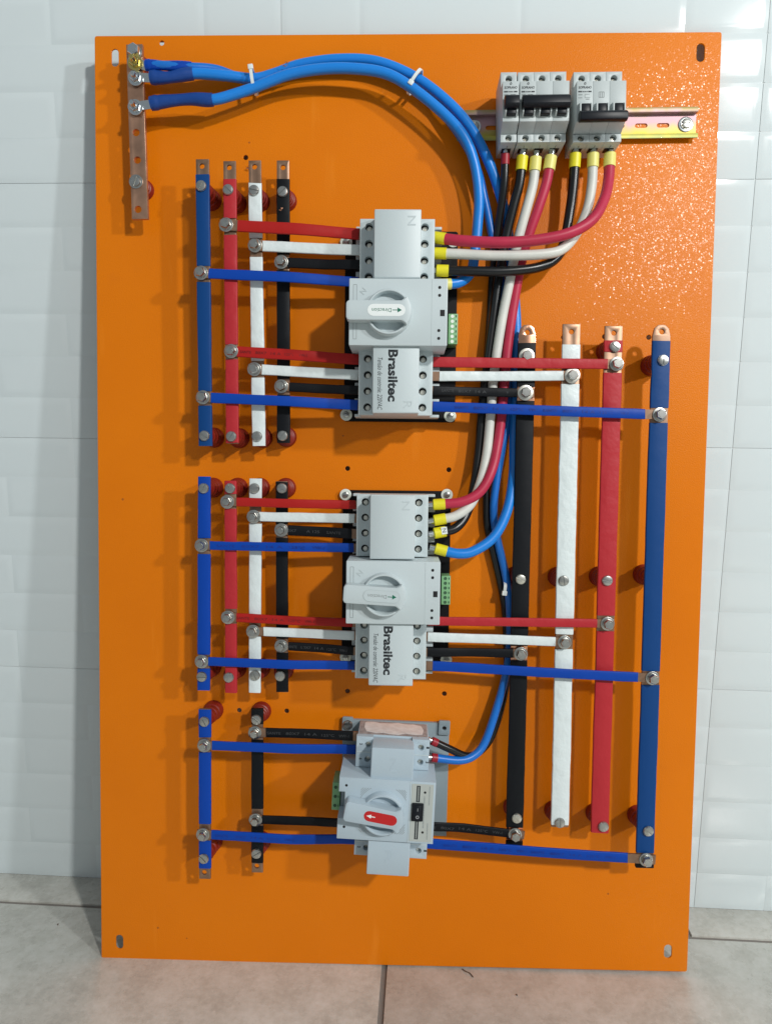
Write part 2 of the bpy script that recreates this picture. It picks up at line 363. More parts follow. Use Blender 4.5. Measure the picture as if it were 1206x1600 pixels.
for i in range(4):                     # folded-back return edges
    a, b = cc[i], cc[(i+1) % 4]; d = (b-a).normalized(); nrm = Vector((-d.y, d.x)); bm = bmesh.new()
    p = [a+d*.004+nrm*.0004, b-d*.004+nrm*.0004, b-d*.004+nrm*.0018, a+d*.004+nrm*.0018]
    prism(bm, [tuple(q) for q in p], -0.011, -0.0022)
    link_mesh('return_edge', bm, 'orange', plate, smooth=0)

# ------------------------------------------------------------------ shared small hardware (meshes used many times)
def keep(bm, name, material, smooth=35):
    o = link_mesh(name, bm, material, None, smooth); me = o.data; bpy.data.objects.remove(o); return me
def hex_bolt(af, hh):
    bm = bmesh.new(); r = af/2/math.cos(math.pi/6)
    lathe(bm, [(r, 0), (r, hh*.78), (r*.88, hh)], 6, rot=.3)
    lathe(bm, [(af*.36, hh-.0002), (af*.34, hh+.0003)], 16)
    return bm
def washer(ri, ro, t):
    bm = bmesh.new(); prism(bm, ring_pts(0, 0, ro, 24), 0, t, [ring_pts(0, 0, ri, 18)], bev=min(t*.3, .0003)); return bm
def pan_screw(r, hh, slot=.0011, ang=0.6):
    """round-headed screw with a cut slot"""
    bm = bmesh.new(); prof = [(r, 0), (r, hh*.45), (r*.86, hh*.82), (r*.6, hh)]
    lathe(bm, [(r, 0), (r, hh*.5)], 20)
    c, s = math.cos(ang), math.sin(ang)
    for sg in (-1, 1):                # two half domes either side of the slot
        pts = []; n = 12
        a0 = math.asin(slot/2/r)
        lo = [(r*.98*math.cos(a0+(math.pi-2*a0)*i/n), sg*r*.98*math.sin(a0+(math.pi-2*a0)*i/n)) for i in range(n+1)]
        tp = [(x*.62, sg*(slot/2)+(y-sg*slot/2)*.62) for x, y in lo]
        A = [bm.verts.new((x*c-y*s, x*s+y*c, hh*.5-.0001)) for x, y in lo]; M = [bm.verts.new((x*.9*c-(sg*slot/2+(y-sg*slot/2)*.9)*s, x*.9*s+(sg*slot/2+(y-sg*slot/2)*.9)*c, hh*.85)) for x, y in lo]
        B = [bm.verts.new((x*c-y*s, x*s+y*c, hh)) for x, y in tp]
        for P, Q in ((A, M), (M, B)):
            for i in range(n): bm.faces.new((P[i], P[i+1], Q[i+1], Q[i]))
            bm.faces.new((P[n], P[0], Q[0], Q[n]))
        bm.faces.new(B)
    return bm
BOLT = keep(hex_bolt(.0105, .0055), 'bolt', 'steel'); BOLT_S = keep(hex_bolt(.0088, .0052), 'bolt', 'steel')
WASH = keep(washer(.003, .0082, .0012), 'washer', 'steel'); WASH_P = keep(washer(.003, .0092, .0013), 'washer', 'pale_steel')
SPRING = keep(washer(.003, .0060, .0016), 'spring_washer', 'steel')
SCREWS = [keep(pan_screw(.0062, .0030, .0012, a), 'screw', 'steel') for a in (.5, 1.2, 2.0, 2.8)]
SCREWS_P = [keep(pan_screw(.0060, .0030, .0012, a), 'screw', 'pale_steel') for a in (.6, 1.0)]
def insulator_bm(hh):
    bm = bmesh.new(); a = .0125
    prof = [(a, 0), (a, .003), (a*.93, .0045)]
    k = 3
    for i in range(k):
        z0 = .0045+(hh-.009)*i/k; z1 = .0045+(hh-.009)*(i+1)/k; r = a*(.93-.22*i/k)
        prof += [(r*.97, z0+.0008), (r*.97, z0+(z1-z0)*.7), (r*.86, z0+(z1-z0)*.85)]
    prof += [(a*.66, hh-.0035), (a*.62, hh-.0006), (a*.58, hh)]
    lathe(bm, prof, 20); return bm
INS = {}
def insulator(hh):
    k = round(hh, 4)
    if k not in INS: INS[k] = keep(insulator_bm(hh), 'standoff_insulator', 'insulator_red')
    return INS[k]

def bolt_stack(parent, loc, big=True, pale=False):
    x, y, z = loc; ang = random.uniform(0, 1)
    b = inst(BOLT if big else BOLT_S, 'bolt', parent, (x, y, z+.0029), ang)
    w = inst(WASH_P if pale else WASH, 'washer', b, (0, 0, -.0029))
    inst(SPRING, 'spring_washer', b, (0, 0, -.0017))
    return b

def sleeve_bm(x0, x1, half, zf, thick, wob=.00012, n=None, rough_end=True):
    """hugging insulation sleeve along local x; zf(x) is the front height"""
    bm = bmesh.new(); n = n or max(3, int((x1-x0)/.006)); rings = []
    dz = dw = sh = 0.0
    for i in range(n+1):
        x = x0+(x1-x0)*i/n; z = zf(x); dz = dz*.5+random.gauss(0, wob); dw = dw*.8+random.gauss(0, wob*.6); sh = sh*.85+random.gauss(0, wob*.4); e = random.gauss(0, .0005) if rough_end and i in (0, n) else 0
        w = half+dw; r = min(.0010, thick*.3)
        sec = [(-w, z-thick+r), (-w+r, z-thick), (w-r, z-thick), (w, z-thick+r), (w, z-r), (w-r*.3, z-r*.3), (w-r, z+dz*.3), (0, z+dz), (-w+r, z+dz*.3), (-w+r*.3, z-r*.3), (-w, z-r)]
        rings.append([bm.verts.new((x+e*(1+.5*math.sin(k)), y+sh, zz)) for k, (y, zz) in enumerate(sec)])
    m = len(rings[0])
    for a, b in zip(rings, rings[1:]):
        for k in range(m): bm.faces.new((a[k], a[(k+1) % m], b[(k+1) % m], b[k]))
    bm.faces.new(rings[0][::-1]); bm.faces.new(rings[-1]); return bm

# ------------------------------------------------------------------ upright busbars
def busbar(label, top, bot, h, wpx, sleeve, segs, screws=(), tabs=(), insul=(), group=None, round_top=False, notch=False, bright=False, pale=False, wob=.00012, bare_end=None, pats=None):
    a = L(*bot, h); b = L(*top, h); d = b-a; ln = d.length; ang = math.atan2(d.y, d.x); half = wpx*.5*(.8795-h)/FPX
    t = thing('busbar', label, 'busbar', a, ang, group)
    c, s = math.cos(ang), math.sin(ang)
    def loc(px, py):
        q = L(px, py, h)-a; return Vector((q.x*c+q.y*s, -q.x*s+q.y*c))
    hl = [ring_pts(*loc(px, py), .0030, 14) for px, py in tabs]
    out = [(0, -half), (ln, -half), (ln, half), (0, half)]
    if round_top: r = half*.95; out = [(0, -half), (ln-r*1.3, -half), (ln-r*.45, -half*.80), (ln-r*.08, -half*.45), (ln, 0-half*.1), (ln-r*.04, half*.4), (ln-r*.4, half*.80), (ln-r*1.3, half), (0, half)]
    link_mesh('copper_bar', newprism(out, h-.0038, h-.0008, hl, bev=.0004), 'bright_copper' if bright else 'copper', t, smooth=30)
    for y0, y1 in segs:
        xm = (top[0]+bot[0])/2
        def xa(y): return loc(bot[0]+(top[0]-bot[0])*(y-bot[1])/(top[1]-bot[1]), y).x
        s0, s1 = sorted((xa(y0), xa(y1)))
        link_mesh('sleeve', sleeve_bm(s0, s1, half+.0004, lambda x: h, .0046, wob), sleeve, t, smooth=50)
    for i, (px, py) in enumerate(screws):
        q = loc(px, py); sm = (SCREWS_P if pale else SCREWS); inst(sm[(i+int(px)) % len(sm)], 'screw', t, (q.x, q.y, h+.0002), random.uniform(-.4, .4))
    for px, py in (insul or screws):
        q = loc(px, py); inst(insulator(h-.0046), 'standoff_insulator', t, (q.x, q.y, 0))
    return t
H1 = dict(blue=.0437, red=.0417, white=.034, black=.0290)
H2 = dict(blue=.0430, red=.0410, white=.034, black=.0295)
H3 = dict(blue=.042, black=.031)
HR = dict(black=.0305, white=.033, red=.036, blue=.0413)
g1 = 'thin upright busbars beside the upper transfer switch'
busbar('navy sleeved upright busbar, leftmost of the upper left four', (316, 248), (321, 697), H1['blue'], 20, 'sleeve_navy', [(273, 415), (440, 610), (634, 697)], [(315, 291), (320, 681)], [(315.5, 259)], group=g1)
busbar('red sleeved upright busbar crossing the upper left strips', (358.5, 251), (363, 693), H1['red'], 19, 'tape_red', [(280, 343), (368, 538), (562, 693)], [(357, 297), (362, 682)], [(358, 261)], group=g1)
busbar('white sleeved upright busbar of the upper left four', (398, 250), (404.5, 697), H1['white'], 19, 'tape_white', [(284, 372), (401, 564), (590, 697)], [(397, 298), (402, 682)], [(397.5, 260)], group=g1, wob=.00014)
busbar('black sleeved upright busbar nearest the upper transfer switch on its left', (442, 250), (443, 692), H1['black'], 19, 'sleeve_black', [(279, 398), (422, 592), (617, 692)], [(442, 300), (442, 681)], [(442, 261)], group=g1)
g2 = 'thin upright busbars beside the middle transfer switch'
busbar('bright blue upright busbar, leftmost of the middle left four', (319, 745), (318, 1079), H2['blue'], 19, 'sleeve_blue', [(745, 842), (866, 1022), (1045, 1079)], [(319, 763), (316, 1057)], [], group=g2)
busbar('red sleeved upright busbar of the middle left four', (360, 752), (361, 1082), H2['red'], 18, 'tape_red', [(752, 772), (797, 951), (974, 1082)], [(360, 763), (358, 1058)], [], group=g2)
busbar('white sleeved upright busbar of the middle left four', (399, 748), (398, 1082), H2['white'], 18, 'tape_white', [(748, 779), (817, 962), (995, 1082)], [(398, 763), (399, 1055)], [], group=g2, wob=.00014)
busbar('black sleeved upright busbar nearest the middle transfer switch on its left', (440, 752), (441, 1082), H2['black'], 18, 'sleeve_black', [(752, 819), (840, 998), (1020, 1082)], [(441, 763), (438, 1056)], [], group=g2)
g3 = 'short upright busbars beside the small transfer switch'
busbar('short bright blue upright busbar at the lower left of the plate', (320, 1108), (320, 1374), H3['blue'], 18.5, 'sleeve_blue', [(1109, 1153), (1175, 1287), (1312, 1357)], [(320, 1127), (319, 1341)], [(319, 1364)], group=g3)
busbar('short black upright busbar at the lower left of the plate', (402, 1109), (402, 1364), H3['black'], 18, 'sleeve_black', [(1109, 1132), (1155, 1264), (1290, 1348)], [(401, 1124), (401, 1333)], [(401, 1354)], group=g3)
gR = 'long wide upright busbars at the right'
busbar('long black upright busbar, leftmost of the right four', (824, 507), (803, 1333), HR['black'], 26, 'sleeve_black', [(537, 604), (626, 1010), (1032, 1292), (1314, 1333)], [(813, 905), (807, 1278)], [(824, 519)], group=gR, round_top=True, bright=True, pale=True)
busbar('long white wrinkled upright busbar of the right four', (893, 506), (874.5, 1293), HR['white'], 27, 'tape_white', [(538, 574), (600, 990), (1016, 1289)], [(880, 907), (874, 1285)], [(892.7, 518)], group=gR, wob=.00016)
busbar('long red upright busbar of the right four', (959, 509), (937, 1300), HR['red'], 27, 'tape_red', [(532, 549), (582, 962), (986, 1300)], [(960, 542), (948, 907), (942, 1291)], [(959, 520)], group=gR)
bR = busbar('long navy upright busbar at the far right of the plate', (1034, 507), (1007, 1355), HR['blue'], 27, 'sleeve_navy', [(532, 637), (661, 1048), (1071, 1332)], [(1035, 563), (1012, 1298)], [(1034, 518)], insul=[(1035, 563), (1022, 905), (1012, 1298)], group=gR, round_top=True)
# black tape round the foot of the navy bar
bm = bmesh.new(); box(bm, -.0015, .0085, -.0110, .0110, HR['blue']-.005, HR['blue']+.0002, .0012); link_mesh('end_tape', bm, 'sleeve_black', bR)
# hidden bolt of the long black bar: pale washer half covered by the red strip
kb = [o for o in bpy.data.objects if o.get('label') == 'long black upright busbar, leftmost of the right four'][0]
q = kb.matrix_world.inverted() @ (PM @ Vector((*L(823, 556, .033), .033))); bolt_stack(kb, (q.x, q.y, .0306), True, True)

# ------------------------------------------------------------------ cross strips
def strip(label, bolt, start, end, h0, h1, wpx, sleeve, group, print_=None, tail=0.0, pale=False, big=True, bare=0.0, drop=.5, copper='copper'):
    """flat insulated link bolted to a busbar; its far end goes into a switch terminal"""
    a = L(*bolt, h0); b = L(*end, h1); d = b-a; ln = d.length; ang = math.atan2(d.y, d.x); half = wpx*.5*(.8795-h0)/FPX
    t = thing('connecting_strip', label, 'strip', a, ang, group)
    c, s = math.cos(ang), math.sin(ang); q = L(*start, h0)-a; xs = q.x*c+q.y*s
    def zf(x):
        k = min(max((x/ln-drop)/(1-drop), 0), 1); return h0+(h1-h0)*k*k*(3-2*k)
    bm = bmesh.new(); n = 30; rings = []; x0, x1 = -.0075-tail, ln+.012
    hw = half*.93
    for i in range(n+1):
        x = x0+(x1-x0)*i/n; z = zf(x); rings.append([bm.verts.new((x, y, zz)) for y, zz in ((-hw, z-.0012), (hw, z-.0012), (hw, z+.0012), (-hw, z+.0012))])
    for A, B in zip(rings, rings[1:]):
        for k in range(4): bm.faces.new((A[k], A[(k+1) % 4], B[(k+1) % 4], B[k]))
    bm.faces.new(rings[0][::-1]); bm.faces.new(rings[-1])
    link_mesh('copper_bar', bm, copper, t, smooth=30)
    link_mesh('sleeve', sleeve_bm(xs, ln-bare, half, lambda x: zf(x)+.0017, .0034, .00010), sleeve, t, smooth=50)
    bolt_stack(t, (0, 0, h0+.0012), big, pale)
    if print_:
        words, m, x_from, x_to = print_
        flip = abs(ang) > 1.57
        f0, f1 = ln*x_from, ln*x_to
        if flip: f0, f1 = ln*(1-x_from), ln*(1-x_to)
        x = f0
        for wd_, fr in words:
            wl = abs(f1-f0)*fr*.72
            zz = max(zf(x), zf(x+(-wl if flip else wl)))+.0017
            tp = text_part('printed_text', wd_, 1, m, t, (x, (.0016 if flip else -.0016), zz), math.pi if flip else 0, width=wl, height=.0032, depth=.00012)
            x += (-1 if flip else 1)*abs(f1-f0)*fr
    return t
W4 = [('SANTE', .22), ('80X7', .22), ('14 A', .2), ('125\u00b0C', .2), ('VW-1', .16)]
gs = 'insulated links into the upper switch, left side'
TH = .036
strip('red link from the red busbar to the topmost left terminal of the upper switch', (354, 352), (372, 356), (562, 366), H1['red']+.001, TH, 17, 'sleeve_red', gs)
strip('white link to the second left terminal of the upper switch', (399, 384), (410, 386), (563, 391), H1['white']+.001, TH, 16, 'tape_white', gs)
strip('black link to the third left terminal of the upper switch', (440, 410), (450, 411), (562, 414), H1['black']+.001, TH-.001, 15, 'sleeve_black', gs)
strip('plain blue link from the navy busbar to just above the upper switch handle', (315, 427), (328, 429), (560, 441), H1['blue']+.001, TH, 15.5, 'sleeve_blue', gs)
strip('red link with dark print at the left of the lettered half of the upper switch', (362, 549), (371, 551), (561, 562), H1['red']+.001, TH, 16.5, 'sleeve_red', gs, print_=(W4, 'print_red', .07, .62))
strip('white link at the left of the lettered half of the upper switch', (398, 577), (409, 580), (560, 586), H1['white']+.001, TH, 16, 'tape_white', gs)
strip('black link at the left of the lettered half of the upper switch', (440, 604), (453, 606), (560, 610), H1['black']+.001, TH-.001, 14, 'sleeve_black', gs)
strip('plain blue link to the lowest left terminal of the upper switch', (318, 621), (330, 624), (560, 633), H1['blue']+.001, TH, 15.5, 'sleeve_blue', gs)
gr = 'insulated links from the upper switch to the right busbars'
strip('red link from the upper switch to the long red busbar', (962, 569), (948, 569), (676, 566), HR['red']+.001, TH, 15.5, 'tape_red', gr, big=True)
strip('white link from the upper switch to the long white busbar', (893, 587), (880, 588), (676, 588), HR['white']+.001, TH, 15, 'tape_white', gr, pale=True, bare=.007)
strip('black printed link from the upper switch to the long black busbar', (820, 614), (808, 615), (675, 610), HR['black']+.001, TH, 14, 'sleeve_black', gr, print_=(W4, 'print_white', .10, .93), pale=True, tail=.003)
strip('long blue link from the upper switch to the long navy busbar', (1029, 648), (1008, 647), (675, 635), HR['blue']+.001, TH, 15.5, 'sleeve_blue', gr, print_=([(w, f/2) for w, f in W4+W4], 'print_navy', .10, .88), tail=0, drop=.25)
gs = 'insulated links into the middle switch, left side'
strip('red link to the topmost left terminal of the middle switch', (356, 784), (370, 786), (555, 789), H2['red']+.001, TH, 14, 'sleeve_red', gs, big=False)
strip('white link to the second left terminal of the middle switch', (397, 807), (405, 806), (555, 810), H2['white']+.001, TH, 14.5, 'tape_white', gs, big=False)
strip('black printed link to the third left terminal of the middle switch', (440, 828), (449, 830), (553, 834), H2['black']+.001, TH-.001, 16, 'sleeve_black', gs, print_=([('80X7', .24), ('14 A 125', .40), ('SANTE', .30)], 'print_white', .05, .95), big=False, bare=.003)
strip('blue printed link to just above the middle switch handle', (316, 852), (328, 853), (552, 856), H2['blue']+.001, TH, 14, 'sleeve_blue', gs, print_=(W4, 'print_navy', .1, .85), big=False)
strip('red printed link at the left of the lettered half of the middle switch', (357, 964), (370, 965), (552, 973), H2['red']+.001, TH, 14, 'sleeve_red', gs, print_=(W4, 'print_red', .07, .72), big=False)
strip('white link at the left of the lettered half of the middle switch', (396, 986), (411, 989), (553, 993), H2['white']+.001, TH, 14.5, 'tape_white', gs, big=False)
strip('black printed link at the left of the lettered half of the middle switch', (440, 1009), (450, 1011), (552, 1017), H2['black']+.001, TH-.001, 13.5, 'sleeve_black', gs, print_=(W4, 'print_white', .08, .95), big=False)
strip('plain blue link to the lowest left terminal of the middle switch', (316, 1033), (326, 1034), (554, 1040), H2['blue']+.001, TH, 14, 'sleeve_blue', gs, big=False)
gr = 'insulated links from the middle switch to the right busbars'
strip('red link from the middle switch to the long red busbar', (948, 974), (932, 975), (668, 970), HR['red']+.001, TH, 14, 'tape_red', gr)
strip('white link from the middle switch to the long white busbar', (881, 1003), (867, 1002), (668, 995), HR['white']+.001, TH, 14.5, 'tape_white', gr)
strip('plain black link from the middle switch to the long black busbar', (813, 1021), (802, 1021), (668, 1019), HR['black']+.001, TH, 14, 'sleeve_black', gr)
strip('long blue link from the middle switch to the long navy busbar', (1018, 1059), (996, 1057), (668, 1040), HR['blue']+.001, TH, 15, 'sleeve_blue', gr, drop=.25, bare=.006)
gs = 'insulated links at the small transfer switch'
strip('black printed link to the upper left terminal of the small switch', (399, 1144), (415, 1144), (556, 1150), H3['black']+.001, .036, 15.5, 'sleeve_black', gs, print_=(W4, 'print_white', .12, .97), big=False, bare=.003)
strip('plain blue link to the upper left of the small switch', (320, 1164), (332, 1163), (558, 1171), H3['blue']+.001, .036, 15, 'sleeve_blue', gs, big=False, bare=.002)
strip('black link running behind the green connector of the small switch', (400, 1280), (411, 1279), (556, 1287), H3['black']+.001, .034, 14, 'sleeve_black', gs, big=False)
strip('blue printed link to the lower left of the small switch', (318, 1303), (331, 1301), (556, 1312), H3['blue']+.001, .034, 15, 'sleeve_blue', gs, print_=(W4, 'print_navy', .08, .62), big=False)
strip('black printed link from the small switch to the long black busbar', (804, 1303), (795, 1304), (660, 1290), HR['black']+.001, .038, 14, 'sleeve_black', gs, print_=(W4, 'print_white', .0, .9), tail=.004)
strip('lowest long blue link running to the foot of the navy busbar', (1008, 1342), (981, 1337), (658, 1317), HR['blue']+.001, .038, 16, 'sleeve_blue', gs, print_=([(w, f/2) for w, f in W4+W4], 'print_navy', .10, .88), drop=.25, tail=.004)

# ------------------------------------------------------------------ bare copper neutral bar, upper left
hN = .0265
a = L(219, 342, hN); b = L(210, 69, hN); d = b-a; ang = math.atan2(d.y, d.x)-math.pi/2
nb = thing('neutral_bar', 'bare copper neutral bar with empty holes at the upper left corner', 'busbar', a, ang)
def nl(px, py, h=hN): return nb.matrix_world.inverted() @ (PM @ Vector((*L(px, py, h), h)))
hl = [ring_pts(*nl(px, py).xy, .0042, 16) for px, py in ((213, 207), (215, 250), (216, 327))]
link_mesh('copper_bar', newprism([(-.0096, 0), (.0096, 0), (.0096, d.length), (-.0096, d.length)], hN-.0048, hN, hl, bev=.0004), 'warm_copper', nb)
q = nl(213, 284); inst(SCREWS[1], 'screw', nb, (q.x, q.y, hN)); inst(insulator(hN-.0048), 'standoff_insulator', nb, (q.x, q.y, 0)); inst(WASH, 'washer', nb, (q.x, q.y, hN-.0002))
q = nl(209, 78, hN+.007); bq = bolt_stack(nb, (q.x, q.y, hN+.0012)); bq.data = keep(hex_bolt(.0125, .0065), 'bolt', 'zinc')
q = nl(210, 88); inst(insulator(hN-.0048), 'standoff_insulator', nb, (q.x, q.y, 0))
def stud(px, py, m, ln=.016):
    q = nl(px, py, hN+.005); bm = bmesh.new(); lathe(bm, [(.0030, -.002), (.0030, ln-.0008), (.0024, ln)], 14)
    k = 0
    o = link_mesh('stud', bm, m, nb); o.location = (q.x, q.y, hN)
    n = link_mesh('nut', hex_bolt(.0105, .0045), m, o); n.location = (0, 0, .0042)
    w = link_mesh('washer', washer(.003, .0088, .0012), m, o); w.location = (0, 0, .0030)
    return o
stud(211, 97, 'yellow_zinc', .017); stud(212, 121, 'zinc', .015); stud(211.5, 167, 'zinc', .017)

# ------------------------------------------------------------------ cables
def cpath(pts, n=8): return crom([Vector((*L(x, y, h), h)) for x, y, h in pts], n)
def sub(path, f0, f1): m = len(path)-1; return path[int(f0*m):int(f1*m)+1]
def cable(label, pts, rad, jacket, group, ends=(), shrink=None, lug=False, flat_shrink=False):
    path = cpath(pts); o0 = path[0].copy()
    t = thing('cable', label, 'cable', (o0.x, o0.y), 0, group, o0.z)
    P = [p-o0 for p in path]
    bm = bmesh.new(); tube(bm, P, rad, 16); link_mesh('jacket', bm, jacket, t, smooth=60)
    for which, m, ln, r in ends:          # crimp ferrules with their bare pin
        e0, e1 = (P[0], P[0]+(P[0]-P[3]).normalized()) if which == 0 else (P[-1], P[-1]+(P[-1]-P[-4]).normalized())
        dr = (e1-e0).normalized(); bm = bmesh.new()
        tube(bm, [e0-dr*ln*.55, e0-dr*ln*.5, e0+dr*ln*.25, e0+dr*ln*.42, e0+dr*ln*.5], lambda f: r*(.97 if f < .9 else .84) if f < .99 else r*.6, 16)
        fr = link_mesh('ferrule', bm, m, t, smooth=40)
        bm = bmesh.new(); tube(bm, [e0+dr*ln*.45, e0+dr*(ln*.5+.006)], r*.55, 10); link_mesh('crimp_pin', bm, 'zinc', fr, smooth=40)
    if shrink:
        m, n_pts = shrink; sp = P[:n_pts*8+1]
        sp = [p.copy() for p in sp]
        bm = bmesh.new(); tube(bm, sp, lambda f: rad*(1.16+.10*math.sin(f*9)+(.12 if f < .15 else 0)), 16, .8 if flat_shrink else .95); link_mesh('heat_shrink', bm, m, t, smooth=60)
    if lug:                               # ring lug reaching onto the neutral bar stud
        target = Vector((*L(*lug, hN+.002), hN+.002))-o0; dr = (P[0]-target); ln = dr.length; an = math.atan2(dr.y, dr.x)
        bm = bmesh.new(); prism(bm, ring_pts(0, 0, .0085, 20), -.0008, .0008, [ring_pts(0, 0, .0032, 14)]); box(bm, .0074, ln+.004, -.0052, .0052, -.00075, .00075)
        lg = link_mesh('lug', bm, 'zinc', t, smooth=30); lg.location = target; lg.rotation_euler = (0, 0, an)
    return t
RT = .0060
gc = 'blue neutral cables'
cable('thick blue cable from the middle neutral stud sweeping over to the middle switch', [(236, 121, .030), (265, 121, .030), (302, 115, .027), (350, 118, .023), (397, 123, .017), (430, 115, .016), (470, 101, .018), (530, 93, .02), (590, 97, .02), (650, 122, .02), (700, 160, .022), (735, 200, .023), (762, 250, .02), (780, 300, .014), (792, 350, .008), (800, 430, .007), (806, 500, .009), (806, 600, .010), (803, 680, .012), (802, 740, .018), (793, 795, .026), (772, 838, .034), (740, 861, .040), (715, 865, .042), (688, 859, .041)], RT, 'jacket_blue', gc, ends=[(1, 'ferrule_yellow', .014, .0068)], shrink=('shrink_navy', 2), lug=(212, 121))
cable('thick blue cable from the lowest neutral stud looping into the upper switch', [(236, 162, .030), (262, 158, .030), (300, 155, .030), (333, 156, .030), (365, 148, .028), (400, 136, .027), (450, 117, .028), (500, 108, .029), (550, 107, .030), (600, 114, .030), (640, 135, .030), (690, 175, .030), (724, 213, .030), (741, 255, .027), (748, 305, .024), (746, 350, .021), (741, 400, .020), (735, 426, .026), (718, 441, .031), (694, 444, .035)], RT, 'jacket_blue', gc, ends=[(1, 'ferrule_pale', .014, .0068)], shrink=('shrink_navy', 3), lug=(211.5, 167))
cable('thinner blue cable from the brass stud that ends at the small switch', [(228, 102, .031), (245, 102, .031), (265, 103, .030), (300, 105, .026), (340, 109, .018), (397, 127, .008), (450, 112, .006), (530, 102, .006), (600, 108, .007), (660, 146, .008), (710, 200, .015), (742, 255, .014), (757, 312, .010), (768, 365, .008), (780, 430, .006), (792, 500, .005), (796, 600, .005), (792, 660, .007), (784, 700, .010), (774, 760, .013), (771, 800, .013), (776, 840, .012), (790, 900, .014), (796, 950, .014), (796, 1010, .013), (789, 1058, .014), (773, 1115, .018), (757, 1160, .024), (741, 1180, .030), (718, 1188, .036), (678, 1184, .041)], .0049, 'jacket_deep_blue', gc, ends=[(1, 'ferrule_red', .007, .0054)], shrink=('sleeve_blue', 3), lug=(211, 97), flat_shrink=True)
gb = 'cables leaving the bottom of the circuit breakers'
Y, YP = 'ferrule_yellow', 'ferrule_pale'
cable('thin black cable from the single-pole breaker running down to the small switch', [(789, 248, .03), (787, 290, .026), (779, 350, .015), (770, 420, .007), (765, 500, .006), (758, 600, .005), (752, 690, .005), (759, 765, .007), (760, 815, .008), (767, 850, .008), (780, 905, .008), (788, 950, .008), (792, 1010, .008), (791, 1060, .008), (784, 1100, .010), (768, 1150, .014), (748, 1175, .022), (728, 1181, .030), (702, 1170, .037), (678, 1159, .041)], .0046, 'jacket_black', gb, ends=[(0, 'ferrule_red', .012, .0052), (1, 'ferrule_red', .007, .0052)])
cable('thick black cable from the first pole of the middle breaker to the middle switch', [(815, 254, .031), (811, 288, .029), (802, 322, .026), (790, 372, .021), (779, 430, .017), (770, 500, .015), (762, 560, .014), (754, 630, .014), (748, 700, .015), (741, 755, .020), (730, 800, .029), (712, 825, .038), (686, 832, .041)], .0055, 'jacket_black', gb, ends=[(0, Y, .016, .0068), (1, Y, .014, .0068)])
cable('white cable from the middle breaker curving down to the middle switch', [(836, 256, .031), (832, 290, .031), (820, 335, .029), (808, 380, .026), (796, 440, .023), (784, 500, .021), (772, 580, .021), (766, 650, .021), (760, 710, .024), (750, 755, .030), (735, 788, .036), (712, 806, .040), (686, 812, .041)], .0056, 'jacket_white', gb, ends=[(0, YP, .016, .0070), (1, Y, .014, .0068)])
cable('red cable from the middle breaker curving down to the middle switch', [(859, 254, .031), (853, 287, .031), (840, 327, .029), (825, 370, .025), (812, 420, .020), (800, 490, .018), (791, 560, .018), (785, 630, .018), (778, 690, .022), (768, 735, .032), (750, 768, .038), (722, 784, .041), (685, 788, .041)], .0058, 'jacket_red', gb, ends=[(0, YP, .016, .0072), (1, Y, .014, .0068)])
cable('black cable from the right breaker bending behind into the upper switch', [(898, 250, .031), (895, 290, .029), (890, 330, .027), (881, 378, .027), (868, 404, .031), (840, 418, .037), (790, 424, .041), (740, 424, .042), (690, 423, .041)], .0057, 'jacket_black', gb, ends=[(0, Y, .016, .0068), (1, Y, .014, .0070)])
cable('white cable from the right breaker bending across into the upper switch', [(926, 250, .031), (924, 290, .031), (917, 328, .033), (902, 362, .036), (880, 388, .043), (850, 397, .047), (780, 399, .048), (720, 397, .044), (687, 396, .041)], .0057, 'jacket_white', gb, ends=[(0, YP, .016, .0070), (1, Y, .014, .0068)])
cable('red cable from the right breaker sweeping across into the upper switch', [(952, 250, .031), (950, 282, .034), (943, 312, .041), (925, 343, .050), (890, 364, .055), (840, 375, .056), (780, 379, .055), (720, 376, .048), (686, 372, .041)], .0062, 'jacket_red', gb, ends=[(0, YP, .016, .0072), (1, Y, .014, .0070)])
def cable_tie(label, px, py, h, ang, span, deep):
    t = thing('cable_tie', label, 'cable tie', L(px, py, h), math.radians(ang), 'white nylon cable ties', h)
    bm = bmesh.new(); n = 28; w = .0018; rr = []
    for i in range(n):
        a = 2*math.pi*i/n; c, s = math.cos(a), math.sin(a); e = .75
        x = math.copysign(abs(c)**e, c); z = math.copysign(abs(s)**e, s)
        rr.append([bm.verts.new((yy, x*(span/2+k), z*(deep/2+k))) for yy, k in ((-w, 0), (w, 0), (w, .001), (-w, .001))])
    for i in range(n):
        A, B = rr[i], rr[(i+1) % n]
        for k in range(4): bm.faces.new((A[k], A[(k+1) % 4], B[(k+1) % 4], B[k]))
    link_mesh('band', bm, 'tie_nylon', t, smooth=50)
    hd = link_mesh('head', newbox(-.003, .003, -.0028, .0028, 0, .0042, .0007), 'tie_nylon', t); hd.location = (0, span/2*(.86 if label.startswith('white cable tie on') else -.62), deep/2*.72)
cable_tie('white cable tie on the blue cables near the neutral bar', 397, 128, .020, 8, .0245, .027)
cable_tie('white cable tie round the crest of the two thick blue cables', 648, 128, .024, -35, .0265, .025)
cable_tie('small white cable tie beside the long black busbar', 787, 919, .012, -5, .0155, .018)
tp = thing('cable_marker', 'small white marker flag on the black cable at the middle switch', 'marker', L(694, 829, .047), .15, h=.0475)
link_mesh('flag', newbox(-.0034, .0034, -.0042, .0042, -.0004, 0), 'sticker_white', tp, smooth=0)
text_part('printed_text', 'N', 1, 'ink', tp, (-.0022, .0024, .0001), -math.pi/2, width=.0044, height=.0044)

